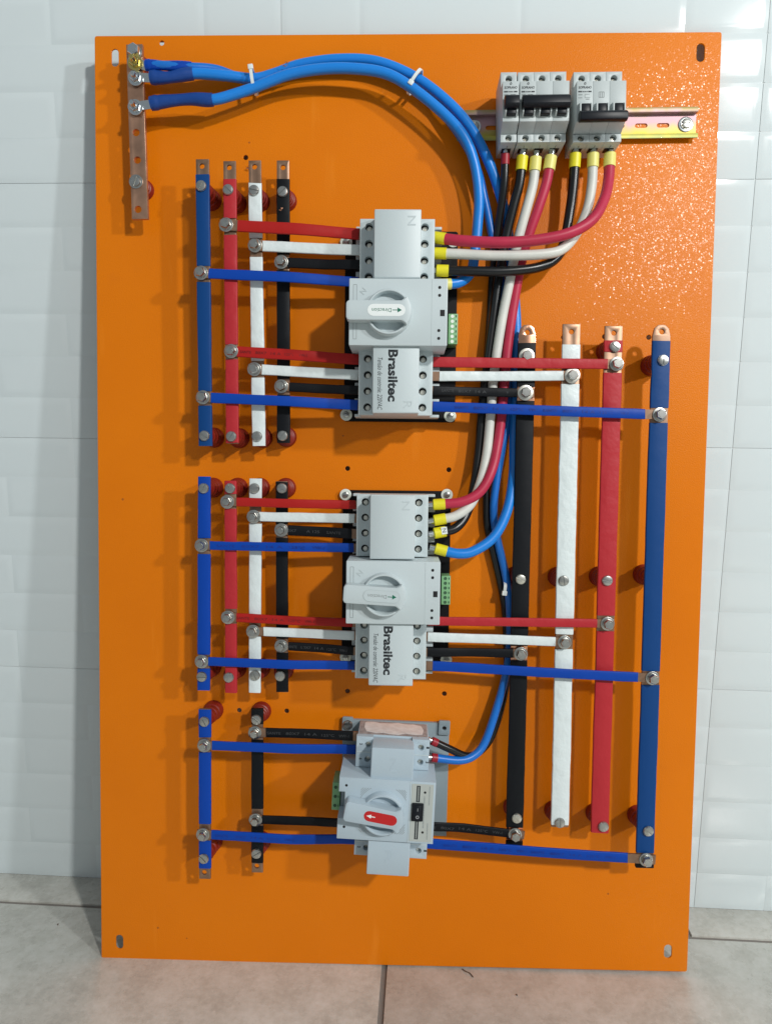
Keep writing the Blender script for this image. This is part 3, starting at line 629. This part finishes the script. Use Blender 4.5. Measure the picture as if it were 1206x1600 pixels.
# ------------------------------------------------------------------ DIN rail and circuit breakers
ra, rb = L(713, 199, .004), L(1088, 193.5, .004); rd = rb-ra; rl = rd.length
rail = thing('mounting_rail', 'yellow zinc slotted rail carrying the circuit breakers', 'rail', ra, math.atan2(rd.y, rd.x))
def rloc(px, py, h=.001): v = rail.matrix_world.inverted() @ (PM @ Vector((*L(px, py, h), h))); return v
hl = [slot_pts(rloc(px, 195).x, 0, .0052, .0150, False) for px in (768, 965, 1001, 1035)]
bm = bmesh.new(); prism(bm, [(0, -.0128), (rl, -.0128), (rl, .0128), (0, .0128)], .0006, .0016, hl)
for sg in (-1, 1):
    y0, y1 = sorted((sg*.0124, sg*.0136)); box(bm, 0, rl, y0, y1, .0014, .0082, .0003)
    y0, y1 = sorted((sg*.0130, sg*.0178)); box(bm, 0, rl, y0, y1, .0072, .0084, .0003)
link_mesh('rail_profile', bm, 'rail_zinc', rail, smooth=30)
for px, py in ((1070, 195), (740, 199)):
    q = rloc(px, py); s = inst(SCREWS[3], 'screw', rail, (q.x, q.y, .0030), .4 if px > 1000 else 1.2); inst(keep(washer(.003, .0088, .0013), 'washer', 'zinc'), 'washer', s, (0, 0, -.0014))

def fine_print(parent, x0, x1, y0, y1, z, m, vertical=False):
    # print too small to read: a row of short strokes
    bm = bmesh.new(); a, b = (y0, y1) if vertical else (x0, x1); p = a
    while p < b:
        w = min(random.uniform(.0004, .0011), b-p)
        if vertical: box(bm, x0, x1, p, p+w, z, z+.00008)
        else: box(bm, p, p+w, y0, y1, z, z+.00008)
        p += w+random.uniform(.0002, .0005)
    return link_mesh('fine_print', bm, m, parent, smooth=0)
def breaker(label, px, poles, up):
    """side profile of a modular breaker: shoulders with terminal screws, nose with toggle"""
    pw = .0181; w = pw*poles; a = L(px, 222.5, .050)
    ang = math.atan2(rd.y, rd.x)
    t = thing('circuit_breaker', label, 'circuit breaker', a, ang, 'circuit breakers on the rail')
    mm = lambda v: v/1000
    g = .00012
    for i in range(poles):
        x0 = i*pw+g/2; x1 = (i+1)*pw-g/2
        bm = bmesh.new()
        prof = [(0, .0085), (0, .043), (8.6, .043), (9.4, .0490), (13.6, .0600), (15.4, .066), (58.6, .066), (60.2, .043), (77, .043), (77, .0085)]
        side_prism(bm, [(mm(y), z) for y, z in prof], x0, x1, .0003)
        pole = link_mesh('pole_body', bm, 'breaker_white', t, smooth=30)
        cx = (x0+x1)/2
        for y0, y1, hy in ((0.0, 8.6, 4.6), (60.4, 77.0, 69.5)):
            link_mesh('shoulder', newprism([(x0, mm(y0)), (x1, mm(y0)), (x1, mm(y1)), (x0, mm(y1))], .0432, .050, [ring_pts(cx, mm(hy), .0037, 18)], bev=.0003), 'breaker_white', pole, smooth=30)
            bm = bmesh.new(); lathe(bm, [(.0037, .0433), (.0037, .0437)], 16, cx, mm(hy)); link_mesh('screw_well', bm, 'hole_black', pole)
            s = inst(SCREW_T, 'terminal_screw', pole, (cx+.0004, mm(hy)-.0007, .0437), random.uniform(0, 3))
        # toggle with its white cheeks
        tg = link_mesh('toggle', newbox(cx-.0049, cx+.0049, mm(20.4), mm(32.5), .0655, .0725 if up else .0715, .0012), 'black_plastic', t)
        for sx in (-1, 1):
            bm = bmesh.new(); side_prism(bm, [(mm(19.8), .0655), (mm(19.8), .0685), (mm(23), .0728), (mm(31), .0728), (mm(34), .0685), (mm(34), .0655)], cx+sx*.0061-.0007, cx+sx*.0061+.0007)
            link_mesh('cheek', bm, 'breaker_white', pole, smooth=0)
        link_mesh('terminal_mouth', newbox(cx-.0052, cx+.0052, -.0004, .0003, .0225, .0345), 'hole_black', pole, smooth=0)
        link_mesh('mould_line', newbox(cx-.0004, cx+.0004, -.0003, .0002, .0355, .0415), 'ink_grey', pole, smooth=0)
    bm = bmesh.new()
    if up: side_prism(bm, [(mm(26.5), .068), (mm(25.0), .076), (mm(28.0), .0805), (mm(36.5), .0795), (mm(40.0), .074), (mm(40.5), .068)], .0012, w-.0012, .0012)
    else: side_prism(bm, [(mm(13), .0675), (mm(10.5), .075), (mm(11.5), .0795), (mm(19), .0800), (mm(22.5), .0755), (mm(23), .0675)], .0012, w-.0012, .0012)
    link_mesh('tie_bar', bm, 'black_plastic', t, smooth=35)
    # front print
    z = .0661
    bm = bmesh.new(); prism(bm, ring_pts(pw/2, mm(56.0), .0013, 18), 0, .00008, [ring_pts(pw/2, mm(56.0), .0009, 14)])
    bmesh.ops.translate(bm, verts=bm.verts, vec=(0, 0, z)); link_mesh('printed_emblem', bm, 'ink', t, smooth=0)
    text_part('printed_text', '/', 1, 'ink', t, (pw/2-.0008, mm(54.8), z), 0, width=.0016, height=.0026, depth=.00008)
    text_part('printed_text', 'SOPRANO', 1, 'ink', t, (.0020, mm(50.6), z), 0, width=.0140, height=.0026, bold=.012, depth=.00008)
    for xx0, xx1 in ((.0016, .0056), (.0125, .0162)): link_mesh('printed_bar', newbox(xx0, xx1, mm(46.6), mm(48.0), z, z+.00008), 'ink', t, smooth=0)
    fine_print(t, .0062, .0120, mm(46.7), mm(47.8), z, 'ink')
    fine_print(t, .0018, .0062, mm(43.4), mm(44.6), z, 'ink_grey')
    if not up: fine_print(t, .0018, .0062, mm(40.2), mm(41.2), z, 'ink_grey'); fine_print(t, .0100, .0140, mm(38.6), mm(39.6), z, 'ink_grey')
    bm = bmesh.new(); box(bm, pw/2-.0002, pw/2+.0002, mm(40.6), mm(44.6), z, z+.00008); box(bm, pw/2, pw/2+.0052, mm(44.2), mm(44.6), z, z+.00008)
    if not up: box(bm, pw/2, pw/2+.0056, mm(40.6), mm(41.0), z, z+.00008)
    link_mesh('printed_symbol', bm, 'ink_grey', t, smooth=0)
    if not up:
        bm = bmesh.new()
        prism(bm, rrect(pw*1.33, pw*1.33+.0062, mm(40.5), mm(47), .0008), z, z+.00008, [rrect(pw*1.33+.0006, pw*1.33+.0056, mm(41.1), mm(46.4), .0006)])
        box(bm, pw*1.33+.0018, pw*1.33+.0024, mm(41.1), mm(46.4), z, z+.00008); box(bm, pw*1.33+.0037, pw*1.33+.0043, mm(41.1), mm(46.4), z, z+.00008)
        link_mesh('printed_symbol', bm, 'ink_grey', t, smooth=0)
    return t
SCREW_T = keep(pan_screw(.0031, .0016, .0010, .8), 'terminal_screw', 'pale_steel')
breaker('narrow single-pole breaker at the left end of the row, toggle up', 781.5, 1, True)
breaker('three-pole breaker beside the single-pole one, tie bar raised', 808.0, 3, True)
breaker('three-pole breaker standing apart at the right, tie bar down', 894.5, 3, False)

# ------------------------------------------------------------------ transfer switches
def wheel_ring(bm, r0, r1, z0, z1, n=48, a0=0, a1=2*math.pi):
    prof = [(r0, z0), (r0+.0008, z1-.0010), (r0+(r1-r0)*.35, z1), (r0+(r1-r0)*.65, z1), (r1-.0006, z1-.0012), (r1, z0)]
    rings = []
    closed = a1-a0 > 6.28
    for i in range(n if closed else n+1):
        a = a0+(a1-a0)*i/n; rings.append([bm.verts.new((r*math.cos(a), r*math.sin(a), z)) for r, z in prof])
    m = len(rings)
    for i in range(m if closed else m-1):
        A, B = rings[i], rings[(i+1) % m]
        for k in range(len(prof)-1): bm.faces.new((A[k], A[k+1], B[k+1], B[k]))
def green_connector(t, x0, x1, y0, y1, z0, z1, n, bright):
    c = link_mesh('green_connector', newbox(x0, x1, y0, y1, z0, z1, .0004), 'connector_green', t)
    st = (y1-y0)/n
    for i in range(n):
        cy = y0+(i+.5)*st; bm = bmesh.new(); lathe(bm, [(.0020, z1), (.0020, z1+.0002)], 12, x0+(x1-x0)*.42, cy); link_mesh('connector_screw', bm, 'screw_white' if bright else 'connector_hole', c)
        link_mesh('wire_slot', newbox(x1-(x1-x0)*.24, x1-(x1-x0)*.12, cy-.0013, cy+.0013, z1, z1+.0002), 'connector_hole', c, smooth=0)
def transfer_switch(label, cpx, cpy, sticker, hang, screwpx, scale=1.0):
    """two four-pole breakers lying sideways, motor block with turning handle between them"""
    c = L(cpx, cpy, .088); t = thing('transfer_switch', label, 'transfer switch', (c.x+.0022*scale, c.y+.0012*scale), 0, 'grey four-pole transfer switches', scale=scale)
    inv = t.matrix_world.inverted()
    mm = lambda v: v/1000
    link_mesh('base_plate', newprism(rrect(mm(-66.5), mm(66.5), mm(-112), mm(112), .003), .0004, .0042, bev=.0006), 'base_black', t, smooth=35)
    for px, py in screwpx:
        q = inv @ (PM @ Vector((*L(px, py, .005), .005))); w = link_mesh('washer', washer(.003, .0072, .0012), 'screw_white', t); w.location = (q.x, q.y, .0043)
        inst(SCREWS[(px+py) % 4], 'screw', w, (0, 0, .0011), random.uniform(0, 3)).scale = (.62, .62, .9)
    for nm, y0, y1 in (('upper', 36.2, 108.5), ('lower', -108.5, -36.2)):
        bm = bmesh.new(); box(bm, mm(-44.5), mm(35.5), mm(y0), mm(y1), .0044, .0478, .0006)
        blk = link_mesh('breaker_unit', bm, 'plastic_shoulder', t)
        pw = (y1-y0)/4; cys = [y0+(i+.5)*pw for i in range(4)]
        for x0, x1, hx in ((-46, -27.5, -36), (18.5, 37, 26)):
            hl = [ring_pts(mm(hx), mm(cy), .0044, 20) for cy in cys]
            link_mesh('terminal_cover', newprism([(mm(x0), mm(y0)), (mm(x1), mm(y0)), (mm(x1), mm(y1)), (mm(x0), mm(y1))], .0482, .055, hl, bev=.0004), 'plastic_grey', blk, smooth=30)
            for cy in cys:
                bm = bmesh.new(); lathe(bm, [(.0046, .0479), (.0046, .0483)], 16, mm(hx), mm(cy)); link_mesh('screw_well', bm, 'hole_black', blk)
                inst(SCREW_T, 'terminal_screw', blk, (mm(hx)+.0004, mm(cy)-.0009, .0484), random.uniform(.2, 1.6))
        for sx, x0, x1 in ((-1, -52, -44), (1, 35, 46)):       # stepped feet between the terminals
            for i in range(5):
                yy0 = max(y0, y0+i*pw-3.2); yy1 = min(y1, y0+i*pw+3.2)
                link_mesh('terminal_barrier', newbox(mm(x0), mm(x1), mm(yy0), mm(yy1), .0044, .0300, .0004), 'plastic_grey', blk)
        for i, cy in enumerate(cys):
            for x in (-44.9, 35.1): link_mesh('terminal_mouth', newbox(mm(x), mm(x+.8), mm(cy-4.6), mm(cy+4.6), .034, .046), 'hole_black', blk, smooth=0)
        link_mesh('front_cover', newprism(rrect(mm(-29), mm(21.3), mm(y0), mm(y1+.6 if y1 > 0 else y1), .0012), .0475, .083, bev=.0014), 'plastic_grey', t, smooth=35)
    # motor block
    link_mesh('motor_block', newprism(rrect(mm(-55), mm(50.5), mm(-36.6), mm(34.6), .0012), .0300, .088, bev=.0009), 'plastic_grey', t, smooth=35)
    link_mesh('block_foot', newbox(mm(-48), mm(46), mm(-33), mm(31), .0044, .0302), 'plastic_shoulder', t, smooth=0)
    z = .0881
    link_mesh('moulded_line', newbox(mm(33.6), mm(34.0), mm(-35.8), mm(33.8), z-.0001, z+.00012), 'plastic_shoulder', t, smooth=0)
    for y0, y1 in ((9, 28), (-30, -10)):
        bm = bmesh.new(); prism(bm, rrect(mm(-50.5), mm(-46.6), mm(y0), mm(y1), .0004), z-.0001, z+.0001, [rrect(mm(-50.1), mm(-47), mm(y0+.4), mm(y1-.4), .0003)]); link_mesh('moulded_frame', bm, 'ink_grey', t, smooth=0)
    for x, y in ((41.9, 25.2), (41.9, 16.9), (41.6, -20.3), (41.6, -28.6)):
        bm = bmesh.new(); lathe(bm, [(.00165, z-.0001), (.00165, z+.0001)], 14, mm(x), mm(y)); link_mesh('indicator_hole', bm, 'hole_black', t)
    link_mesh('selector_slot', newbox(mm(42.8), mm(47.6), mm(-5), mm(1.6), z-.0001, z+.0002), 'hole_black', t, smooth=0)
    text_part('moulded_letter', 'N', 1, 'plastic_shoulder', t, (mm(-39), mm(17), z), .9, width=.0055, height=.006, depth=.0003)
    # turning handle
    hd = bpy.data.objects.new('handle', None); COL.objects.link(hd); hd.parent = t; hd.location = (mm(-12.2), mm(-2.5), 0); hd.rotation_euler = (0, 0, math.radians(hang)); hd.empty_display_size = .01
    bm = bmesh.new(); lathe(bm, [(.0206, .0878), (.0206, .0886)], 40); link_mesh('hub_disc', bm, 'plastic_grey', hd)
    bm = bmesh.new(); wheel_ring(bm, .0205, .0248, .0875, .0975); link_mesh('rim', bm, 'plastic_grey', hd, smooth=50)
    out = []
    for cx, cy, a0 in ((-40.5, 6.2, 90), (-40.5, -6.2, 180)):
        for i in range(6): a = math.radians(a0+90*i/5); out.append((mm(cx)+.0042*math.cos(a), mm(cy)+.0042*math.sin(a)))
    out += [(mm(13.5), mm(-10.4)), (mm(19.0), mm(-14.6))]
    for i in range(9): a = math.radians(-36+72*i/8); out.append((.0239*math.cos(a), .0239*math.sin(a)))
    out += [(mm(19.0), mm(14.6)), (mm(13.5), mm(10.4))]
    link_mesh('grip', newprism(out, .0884, .1040, bev=.0012), 'plastic_grey', hd, smooth=40)
    cap = slot_pts(mm(-2.2), 0, .0125, .0400, False)
    link_mesh('sticker', newprism(cap, .1040, .10425), sticker, hd, smooth=0)
    if sticker != 'sticker_white':
        bm = bmesh.new(); prism(bm, slot_pts(mm(-2.2), 0, .0134, .0412, False), .1040, .1044, [slot_pts(mm(-2.2), 0, .0126, .0402, False)]); link_mesh('sticker_rim', bm, 'plastic_shoulder', hd, smooth=0)
    text_part('printed_text', 'Direction', 1, 'ink_green' if sticker == 'sticker_white' else 'ink_grey', hd, (mm(3.0), .0018, .10426), math.pi, width=.0205, height=.0040, depth=.0001)
    bm = bmesh.new(); prism(bm, [(mm(4.2), -.0004), (mm(9.5), -.0004), (mm(9.5), -.0026), (mm(14.0), 0), (mm(9.5), .0026), (mm(9.5), .0004), (mm(4.2), .0004)], .10426, .10436); link_mesh('printed_arrow', bm, 'ink_green', hd, smooth=0)
    # lettering of the covers
    text_part('moulded_letter', 'N', 1, 'plastic_grey', t, (mm(7.0), mm(102), .0829), -math.pi/2, width=.0100, height=.0085, depth=.0004)
    text_part('moulded_letter', 'R', 1, 'plastic_grey', t, (mm(5.0), mm(-95), .0829), -math.pi/2, width=.0085, height=.0090, depth=.0004)
    text_part('printed_text', 'Brasiltec', 1, 'ink', t, (mm(-11.8), mm(-40.0), .0830), -math.pi/2, width=.0560, height=.0106, bold=.034)
    text_part('printed_text', 'Tens\u00e3o de controle: 220VAC', 1, 'ink', t, (mm(-23.6), mm(-48.5), .0830), -math.pi/2, width=.0565, height=.0052, shear=.25)
    link_mesh('connector_body', newbox(mm(50), mm(55), mm(-26), mm(12), .0044, .028), 'base_black', t, smooth=0)
    green_connector(t, mm(55.2), mm(66), mm(-24), mm(10.5), .0044, .0300, 6, sticker == 'sticker_white')
    return t
transfer_switch('upper grey four-pole transfer switch with white sticker on its handle', 622, 488.5, 'sticker_white', 0, [(541, 378), (708, 377), (541, 648), (703, 650)], 1.022)
transfer_switch('middle grey four-pole transfer switch, handle without white sticker', 614, 926.7, 'plastic_grey', -3, [(540, 773), (698, 773), (540, 1027), (697, 1031)])

def small_switch():
    A = math.radians(-2.2); c = L(604, 1266, .09); mm = lambda v: v/1000
    t = thing('transfer_switch', 'small two-pole transfer switch with red arrow handle at the bottom', 'transfer switch', c, A)
    inv = t.matrix_world.inverted()
    def at(px, py, h): q = inv @ (PM @ Vector((*L(px, py, h), h))); return q.x, q.y
    # grey base plate with two raised ears
    p = [at(x, y, .004) for x, y in ((535, 1300), (697, 1306), (702, 1130), (553, 1124), (535, 1122))]
    link_mesh('base_plate', newprism(p, .0004, .0050, bev=.0006), 'base_grey', t, smooth=35)
    for px, py, ww in ((543, 1131, 17), (694, 1137, 18)):
        x, y = at(px, py, .008); r = ww*.00039
        link_mesh('ear', newprism(rrect(x-r, x+r, y-.0095, y+.0085, .0015), .0050, .0085, [ring_pts(x, y-.0008, .0026, 14)] if px > 600 else (), bev=.0005), 'base_grey', t, smooth=35)
        if px < 600: inst(SCREWS[1], 'screw', t, (x+.0005, y-.001, .0085))
        else:
            bm = bmesh.new(); lathe(bm, [(.0024, .0052), (.0024, .0056)], 14, x, y-.0008); link_mesh('empty_hole', bm, 'hole_black', t)
    for up, y0, y1 in ((True, 36, 72.5), (False, -71, -36.5)):
        sh = 12.0 if not up else 8.5
        x0, x1 = -48+sh, 38+sh
        u = link_mesh('breaker_unit', newbox(mm(x0+1), mm(x1-1), mm(y0), mm(y1), .0052, .0520, .0006), 'plastic_blue_grey', t)
        cys = [y0+9.5, y1-9.5]
        for xa, xb, hx in ((x0, -20, -34), (26, x1, 28)):
            link_mesh('terminal_cover', newprism([(mm(xa), mm(y0)), (mm(xb), mm(y0)), (mm(xb), mm(y1)), (mm(xa), mm(y1))], .0522, .060, [ring_pts(mm(hx+sh), mm(cy), .0035, 16) for cy in cys], bev=.0005), 'plastic_blue_grey', u, smooth=30)
            link_mesh('rib', newbox(mm(xa+.5), mm(xb-.5), mm((y0+y1)/2-.5), mm((y0+y1)/2+.5), .0599, .0606), 'plastic_grey', u, smooth=0)
            for k, cy in enumerate(cys):
                bm = bmesh.new(); lathe(bm, [(.0037, .0519), (.0037, .0523)], 16, mm(hx+sh), mm(cy)); link_mesh('screw_well', bm, 'hole_black', u)
                inst(SCREW_T, 'terminal_screw', u, (mm(hx+sh)+.0003, mm(cy)-.0005, .0524), random.uniform(0, 2))
                dig = {(True, 0): ('4', '3'), (True, 1): ('2', '1'), (False, 0): ('2', '1'), (False, 1): ('4', '3')}[(up, k)][0 if hx < 0 else 1]
                text_part('printed_text', dig, 1, 'ink', u, (mm(hx+sh+(-10 if hx < 0 else 6.5)), mm(cy+1.6), .0601), -math.pi/2, width=.0022, height=.0034, bold=.02)
        for cy in cys:
            for x in (x0-.1, x1-.7): link_mesh('terminal_mouth', newbox(mm(x+.9 if x < 0 else x-.4), mm(x+1.3 if x < 0 else x), mm(cy-4.5), mm(cy+4.5), .030, .046), 'hole_black', u, smooth=0)
        if up: fc = rrect(mm(-20.5), mm(28.0), mm(y0-3.5), mm(y1-2), .0012)
        else: fc = rrect(mm(-19.5), mm(29), mm(y1-42), mm(y1+2), .0012)
        cov = link_mesh('front_cover', newprism(fc, .0520, .0865, bev=.0012), 'plastic_blue_grey', t, smooth=35)
        fx = mm(-6); yc = (fc[0][1]+fc[-1][1])/2
        text_part('moulded_letter', 'N' if up else 'R', 1, 'plastic_blue_grey', cov, (mm(1), yc+.008, .0864), -math.pi/2, width=.016, height=.0075, depth=.0003)
    # torn paper label and old glue on the upper end face
    yt = mm(72.5)+.0001
    gl = newbox(mm(-37), mm(44), yt-.0001, yt+.0002, .0085, .0515); link_mesh('glue_patch', gl, 'old_glue', t, smooth=0)
    pts = [(-41, .015), (-39, .0115), (-30, .0105), (-22, .014), (-8, .0125), (0, .010), (8, .013), (20, .0125), (28, .016), (31, .030), (29, .045), (20, .0465), (8, .044), (0, .049), (-10, .0485), (-18, .045), (-27, .047), (-38, .043), (-41, .030)]
    bm = bmesh.new(); prism(bm, [(mm(x+9), -z) for x, z in pts], 0, .0003)
    lb = link_mesh('torn_label', bm, 'torn_paper', t, smooth=0); lb.rotation_euler = (math.radians(-90), 0, 0); lb.location = (0, yt+.0003, 0)
    # motor block with a notch for the connector at its left side
    o = [(-55.5, -36.5), (54.5, -36.5), (54.5, 35.5), (-55.5, 35.5), (-55.5, 18.5), (-48.5, 18.5), (-48.5, -12), (-55.5, -12)]
    link_mesh('motor_block', newprism([(mm(x), mm(y)) for x, y in o], .024, .0905, bev=.0012), 'plastic_blue_grey', t, smooth=35)
    link_mesh('block_foot', newbox(mm(-52), mm(53), mm(-34), mm(34), .0052, .0242), 'plastic_blue_grey', t, smooth=0)
    link_mesh('notch_floor', newbox(mm(-54.5), mm(-48.6), mm(-11.5), mm(18), .024, .062), 'base_grey', t, smooth=0)
    z = .0906
    link_mesh('moulded_line', newbox(mm(25.6), mm(26.4), mm(-36), mm(35), z-.0002, z+.0003), 'plastic_grey', t, smooth=0)
    for x, y in ((-47, 26.5), (-47.5, -22)):
        bm = bmesh.new(); lathe(bm, [(.0015, z-.0001), (.0015, z+.0001)], 14, mm(x), mm(y)); link_mesh('indicator_hole', bm, 'hole_black', t)
    green_connector(t, mm(-65), mm(-55.8), mm(-17), mm(16), .028, .062, 3, False)
    # concentric grooves in the corners round the handle
    kx, ky = -4.5, -1.0
    for qd in (45, 135, 225, 315):
        bm = bmesh.new()
        for r in (29.5, 31.2, 32.9, 34.6, 36.3, 38.0):
            half = math.degrees(math.acos(min(1, 26.5/r*.98)))
            half = 45-half
            if half < 2: continue
            a0, a1 = math.radians(qd-half), math.radians(qd+half); n = 10
            for i in range(n):
                b0, b1 = a0+(a1-a0)*i/n, a0+(a1-a0)*(i+1)/n
                v = [bm.verts.new((mm(kx+rr*math.cos(b)), mm(ky+rr*math.sin(b)), z+.0001)) for b, rr in ((b0, r-.22), (b0, r+.22), (b1, r+.22), (b1, r-.22))]; bm.faces.new(v)
        link_mesh('groove_lines', bm, 'ink_grey', t, smooth=0)
    hd = bpy.data.objects.new('handle', None); COL.objects.link(hd); hd.parent = t; hd.location = (mm(kx), mm(ky-1), 0); hd.rotation_euler = (0, 0, math.radians(-8)); hd.empty_display_size = .01
    bm = bmesh.new(); lathe(bm, [(.0200, .0903), (.0200, .0912)], 40); link_mesh('hub_disc', bm, 'plastic_blue_grey', hd)
    bm = bmesh.new(); wheel_ring(bm, .0200, .0245, .0900, .1000); link_mesh('rim', bm, 'plastic_blue_grey', hd, smooth=50)
    out = []
    for cx, cy, a0 in ((-39, 7.5, 90), (-39, -7.5, 180)):
        for i in range(6): a = math.radians(a0+90*i/5); out.append((mm(cx)+.004*math.cos(a), mm(cy)+.004*math.sin(a)))
    out += [(mm(13.5), mm(-10.4)), (mm(18.6), mm(-14.6))]
    for i in range(9): a = math.radians(-36+72*i/8); out.append((.0237*math.cos(a), .0237*math.sin(a)))
    out += [(mm(18.6), mm(14.6)), (mm(13.5), mm(10.4))]
    link_mesh('grip', newprism(out, .0910, .1065, bev=.0012), 'plastic_blue_grey', hd, smooth=40)
    link_mesh('sticker', newprism(slot_pts(mm(-2), 0, .0118, .0375, False), .1064, .1067), 'sticker_red', hd, smooth=0)
    bm = bmesh.new(); prism(bm, [(mm(-8), -.0005), (mm(-12.5), -.0005), (mm(-12.5), -.0022), (mm(-18), 0), (mm(-12.5), .0022), (mm(-12.5), .0005), (mm(-8), .0005)], .10671, .1068); link_mesh('printed_arrow', bm, 'sticker_white', hd, smooth=0)
    # rocker switch on its printed label
    lab = link_mesh('switch_label', newprism(rrect(mm(27.2), mm(52), mm(-34), mm(33), .001), z-.0001, z+.00015), 'switch_label', t, smooth=0)
    for y0, y1 in ((12, 31), (-31.5, -10)):
        link_mesh('printed_bar', newbox(mm(32.8), mm(37.0), mm(y0), mm(y1), z+.00015, z+.00022), 'ink', lab, smooth=0)
        link_mesh('printed_line', newbox(mm(34.5), mm(35.3), mm(y0+1), mm(y1-1), z+.00022, z+.00028), 'switch_label', lab, smooth=0)
    for x, y in ((42.5, 23.5), (42.0, -23)):
        bm = bmesh.new(); lathe(bm, [(.0014, z+.0001), (.0014, z+.00025)], 14, mm(x), mm(y)); link_mesh('indicator_hole', bm, 'hole_black', lab)
    fine_print(lab, mm(41.6), mm(42.8), mm(-18), mm(19), z+.00016, 'ink_grey', True)
    fine_print(lab, mm(47.0), mm(48.1), mm(9), mm(31), z+.00016, 'ink_grey', True)
    fine_print(lab, mm(46.6), mm(47.7), mm(-31), mm(-12), z+.00016, 'ink_grey', True)
    rk = link_mesh('rocker_switch', newprism(rrect(mm(28.3), mm(41.5), mm(-9.5), mm(11), .001), z+.0001, z+.0025, bev=.0006), 'black_plastic', t, smooth=35)
    bm = bmesh.new(); side_prism(bm, [(mm(-7), z+.002), (mm(-7), z+.0055), (mm(.5), z+.0042), (mm(8.5), z+.0030), (mm(8.5), z+.002)], mm(31.2), mm(38.8), .0003)
    link_mesh('rocker', bm, 'black_plastic', rk, smooth=30)
    o1 = link_mesh('printed_line', newbox(mm(34.7), mm(35.3), mm(3.2), mm(6.4), z+.0040, z+.0046), 'print_rocker', rk, smooth=0)
    bm = bmesh.new(); prism(bm, ring_pts(mm(35), mm(-3.2), .0019, 16), z+.0051, z+.0054, [ring_pts(mm(35), mm(-3.2), .0012, 12)]); link_mesh('printed_circle', bm, 'print_rocker', rk, smooth=0)
small_switch()

# ------------------------------------------------------------------ litter on the floor
p = on_floor(722, 1515); bm = bmesh.new()
tube(bm, crom([Vector((0, 0, .001)), Vector((.004, -.004, .0015)), Vector((.009, -.006, .001)), Vector((.013, -.012, .001))], 4), .0006, 8)
o = link_mesh('wire_scrap', bm, 'debris'); o.location = (p.x, p.y, 0); tag(o, 'short bent brown scrap of wire on the floor under the plate', 'scrap')
for i, (px, py, lab) in enumerate(((91, 1445, 'tiny dark crumb on the floor left of the plate'), (807, 1555, 'tiny dark crumb on the floor in front of the plate'))):
    p = on_floor(px, py); bm = bmesh.new(); bmesh.ops.create_icosphere(bm, subdivisions=1, radius=.0012)
    for v in bm.verts: v.co *= random.uniform(.6, 1.2)
    o = link_mesh('crumb', bm, 'debris', smooth=0); o.location = (p.x, p.y, .0008); tag(o, lab, 'crumb')

for i, (px, py, h, lab) in enumerate(((386, 266, .0015, 'curl of bright copper swarf beside the white busbar top'), (443, 106, .030, 'curl of pale copper swarf caught on the blue cables'), (437, 330, .033, 'tiny fleck of swarf on the black busbar'))):
    bm = bmesh.new(); n = 14; k = .6 if i == 2 else 1
    tube(bm, [Vector(((.0022*math.cos(j*.9)+j*.0004)*k, (.0016*math.sin(j*.9)+j*.0005)*k, .0012+.0006*math.sin(j*1.7))) for j in range(n)], .00035, 6)
    o = link_mesh('swarf_curl', bm, 'bright_copper'); o.matrix_world = PM @ Matrix.Translation((*L(px, py, h), h)); tag(o, lab, 'swarf')
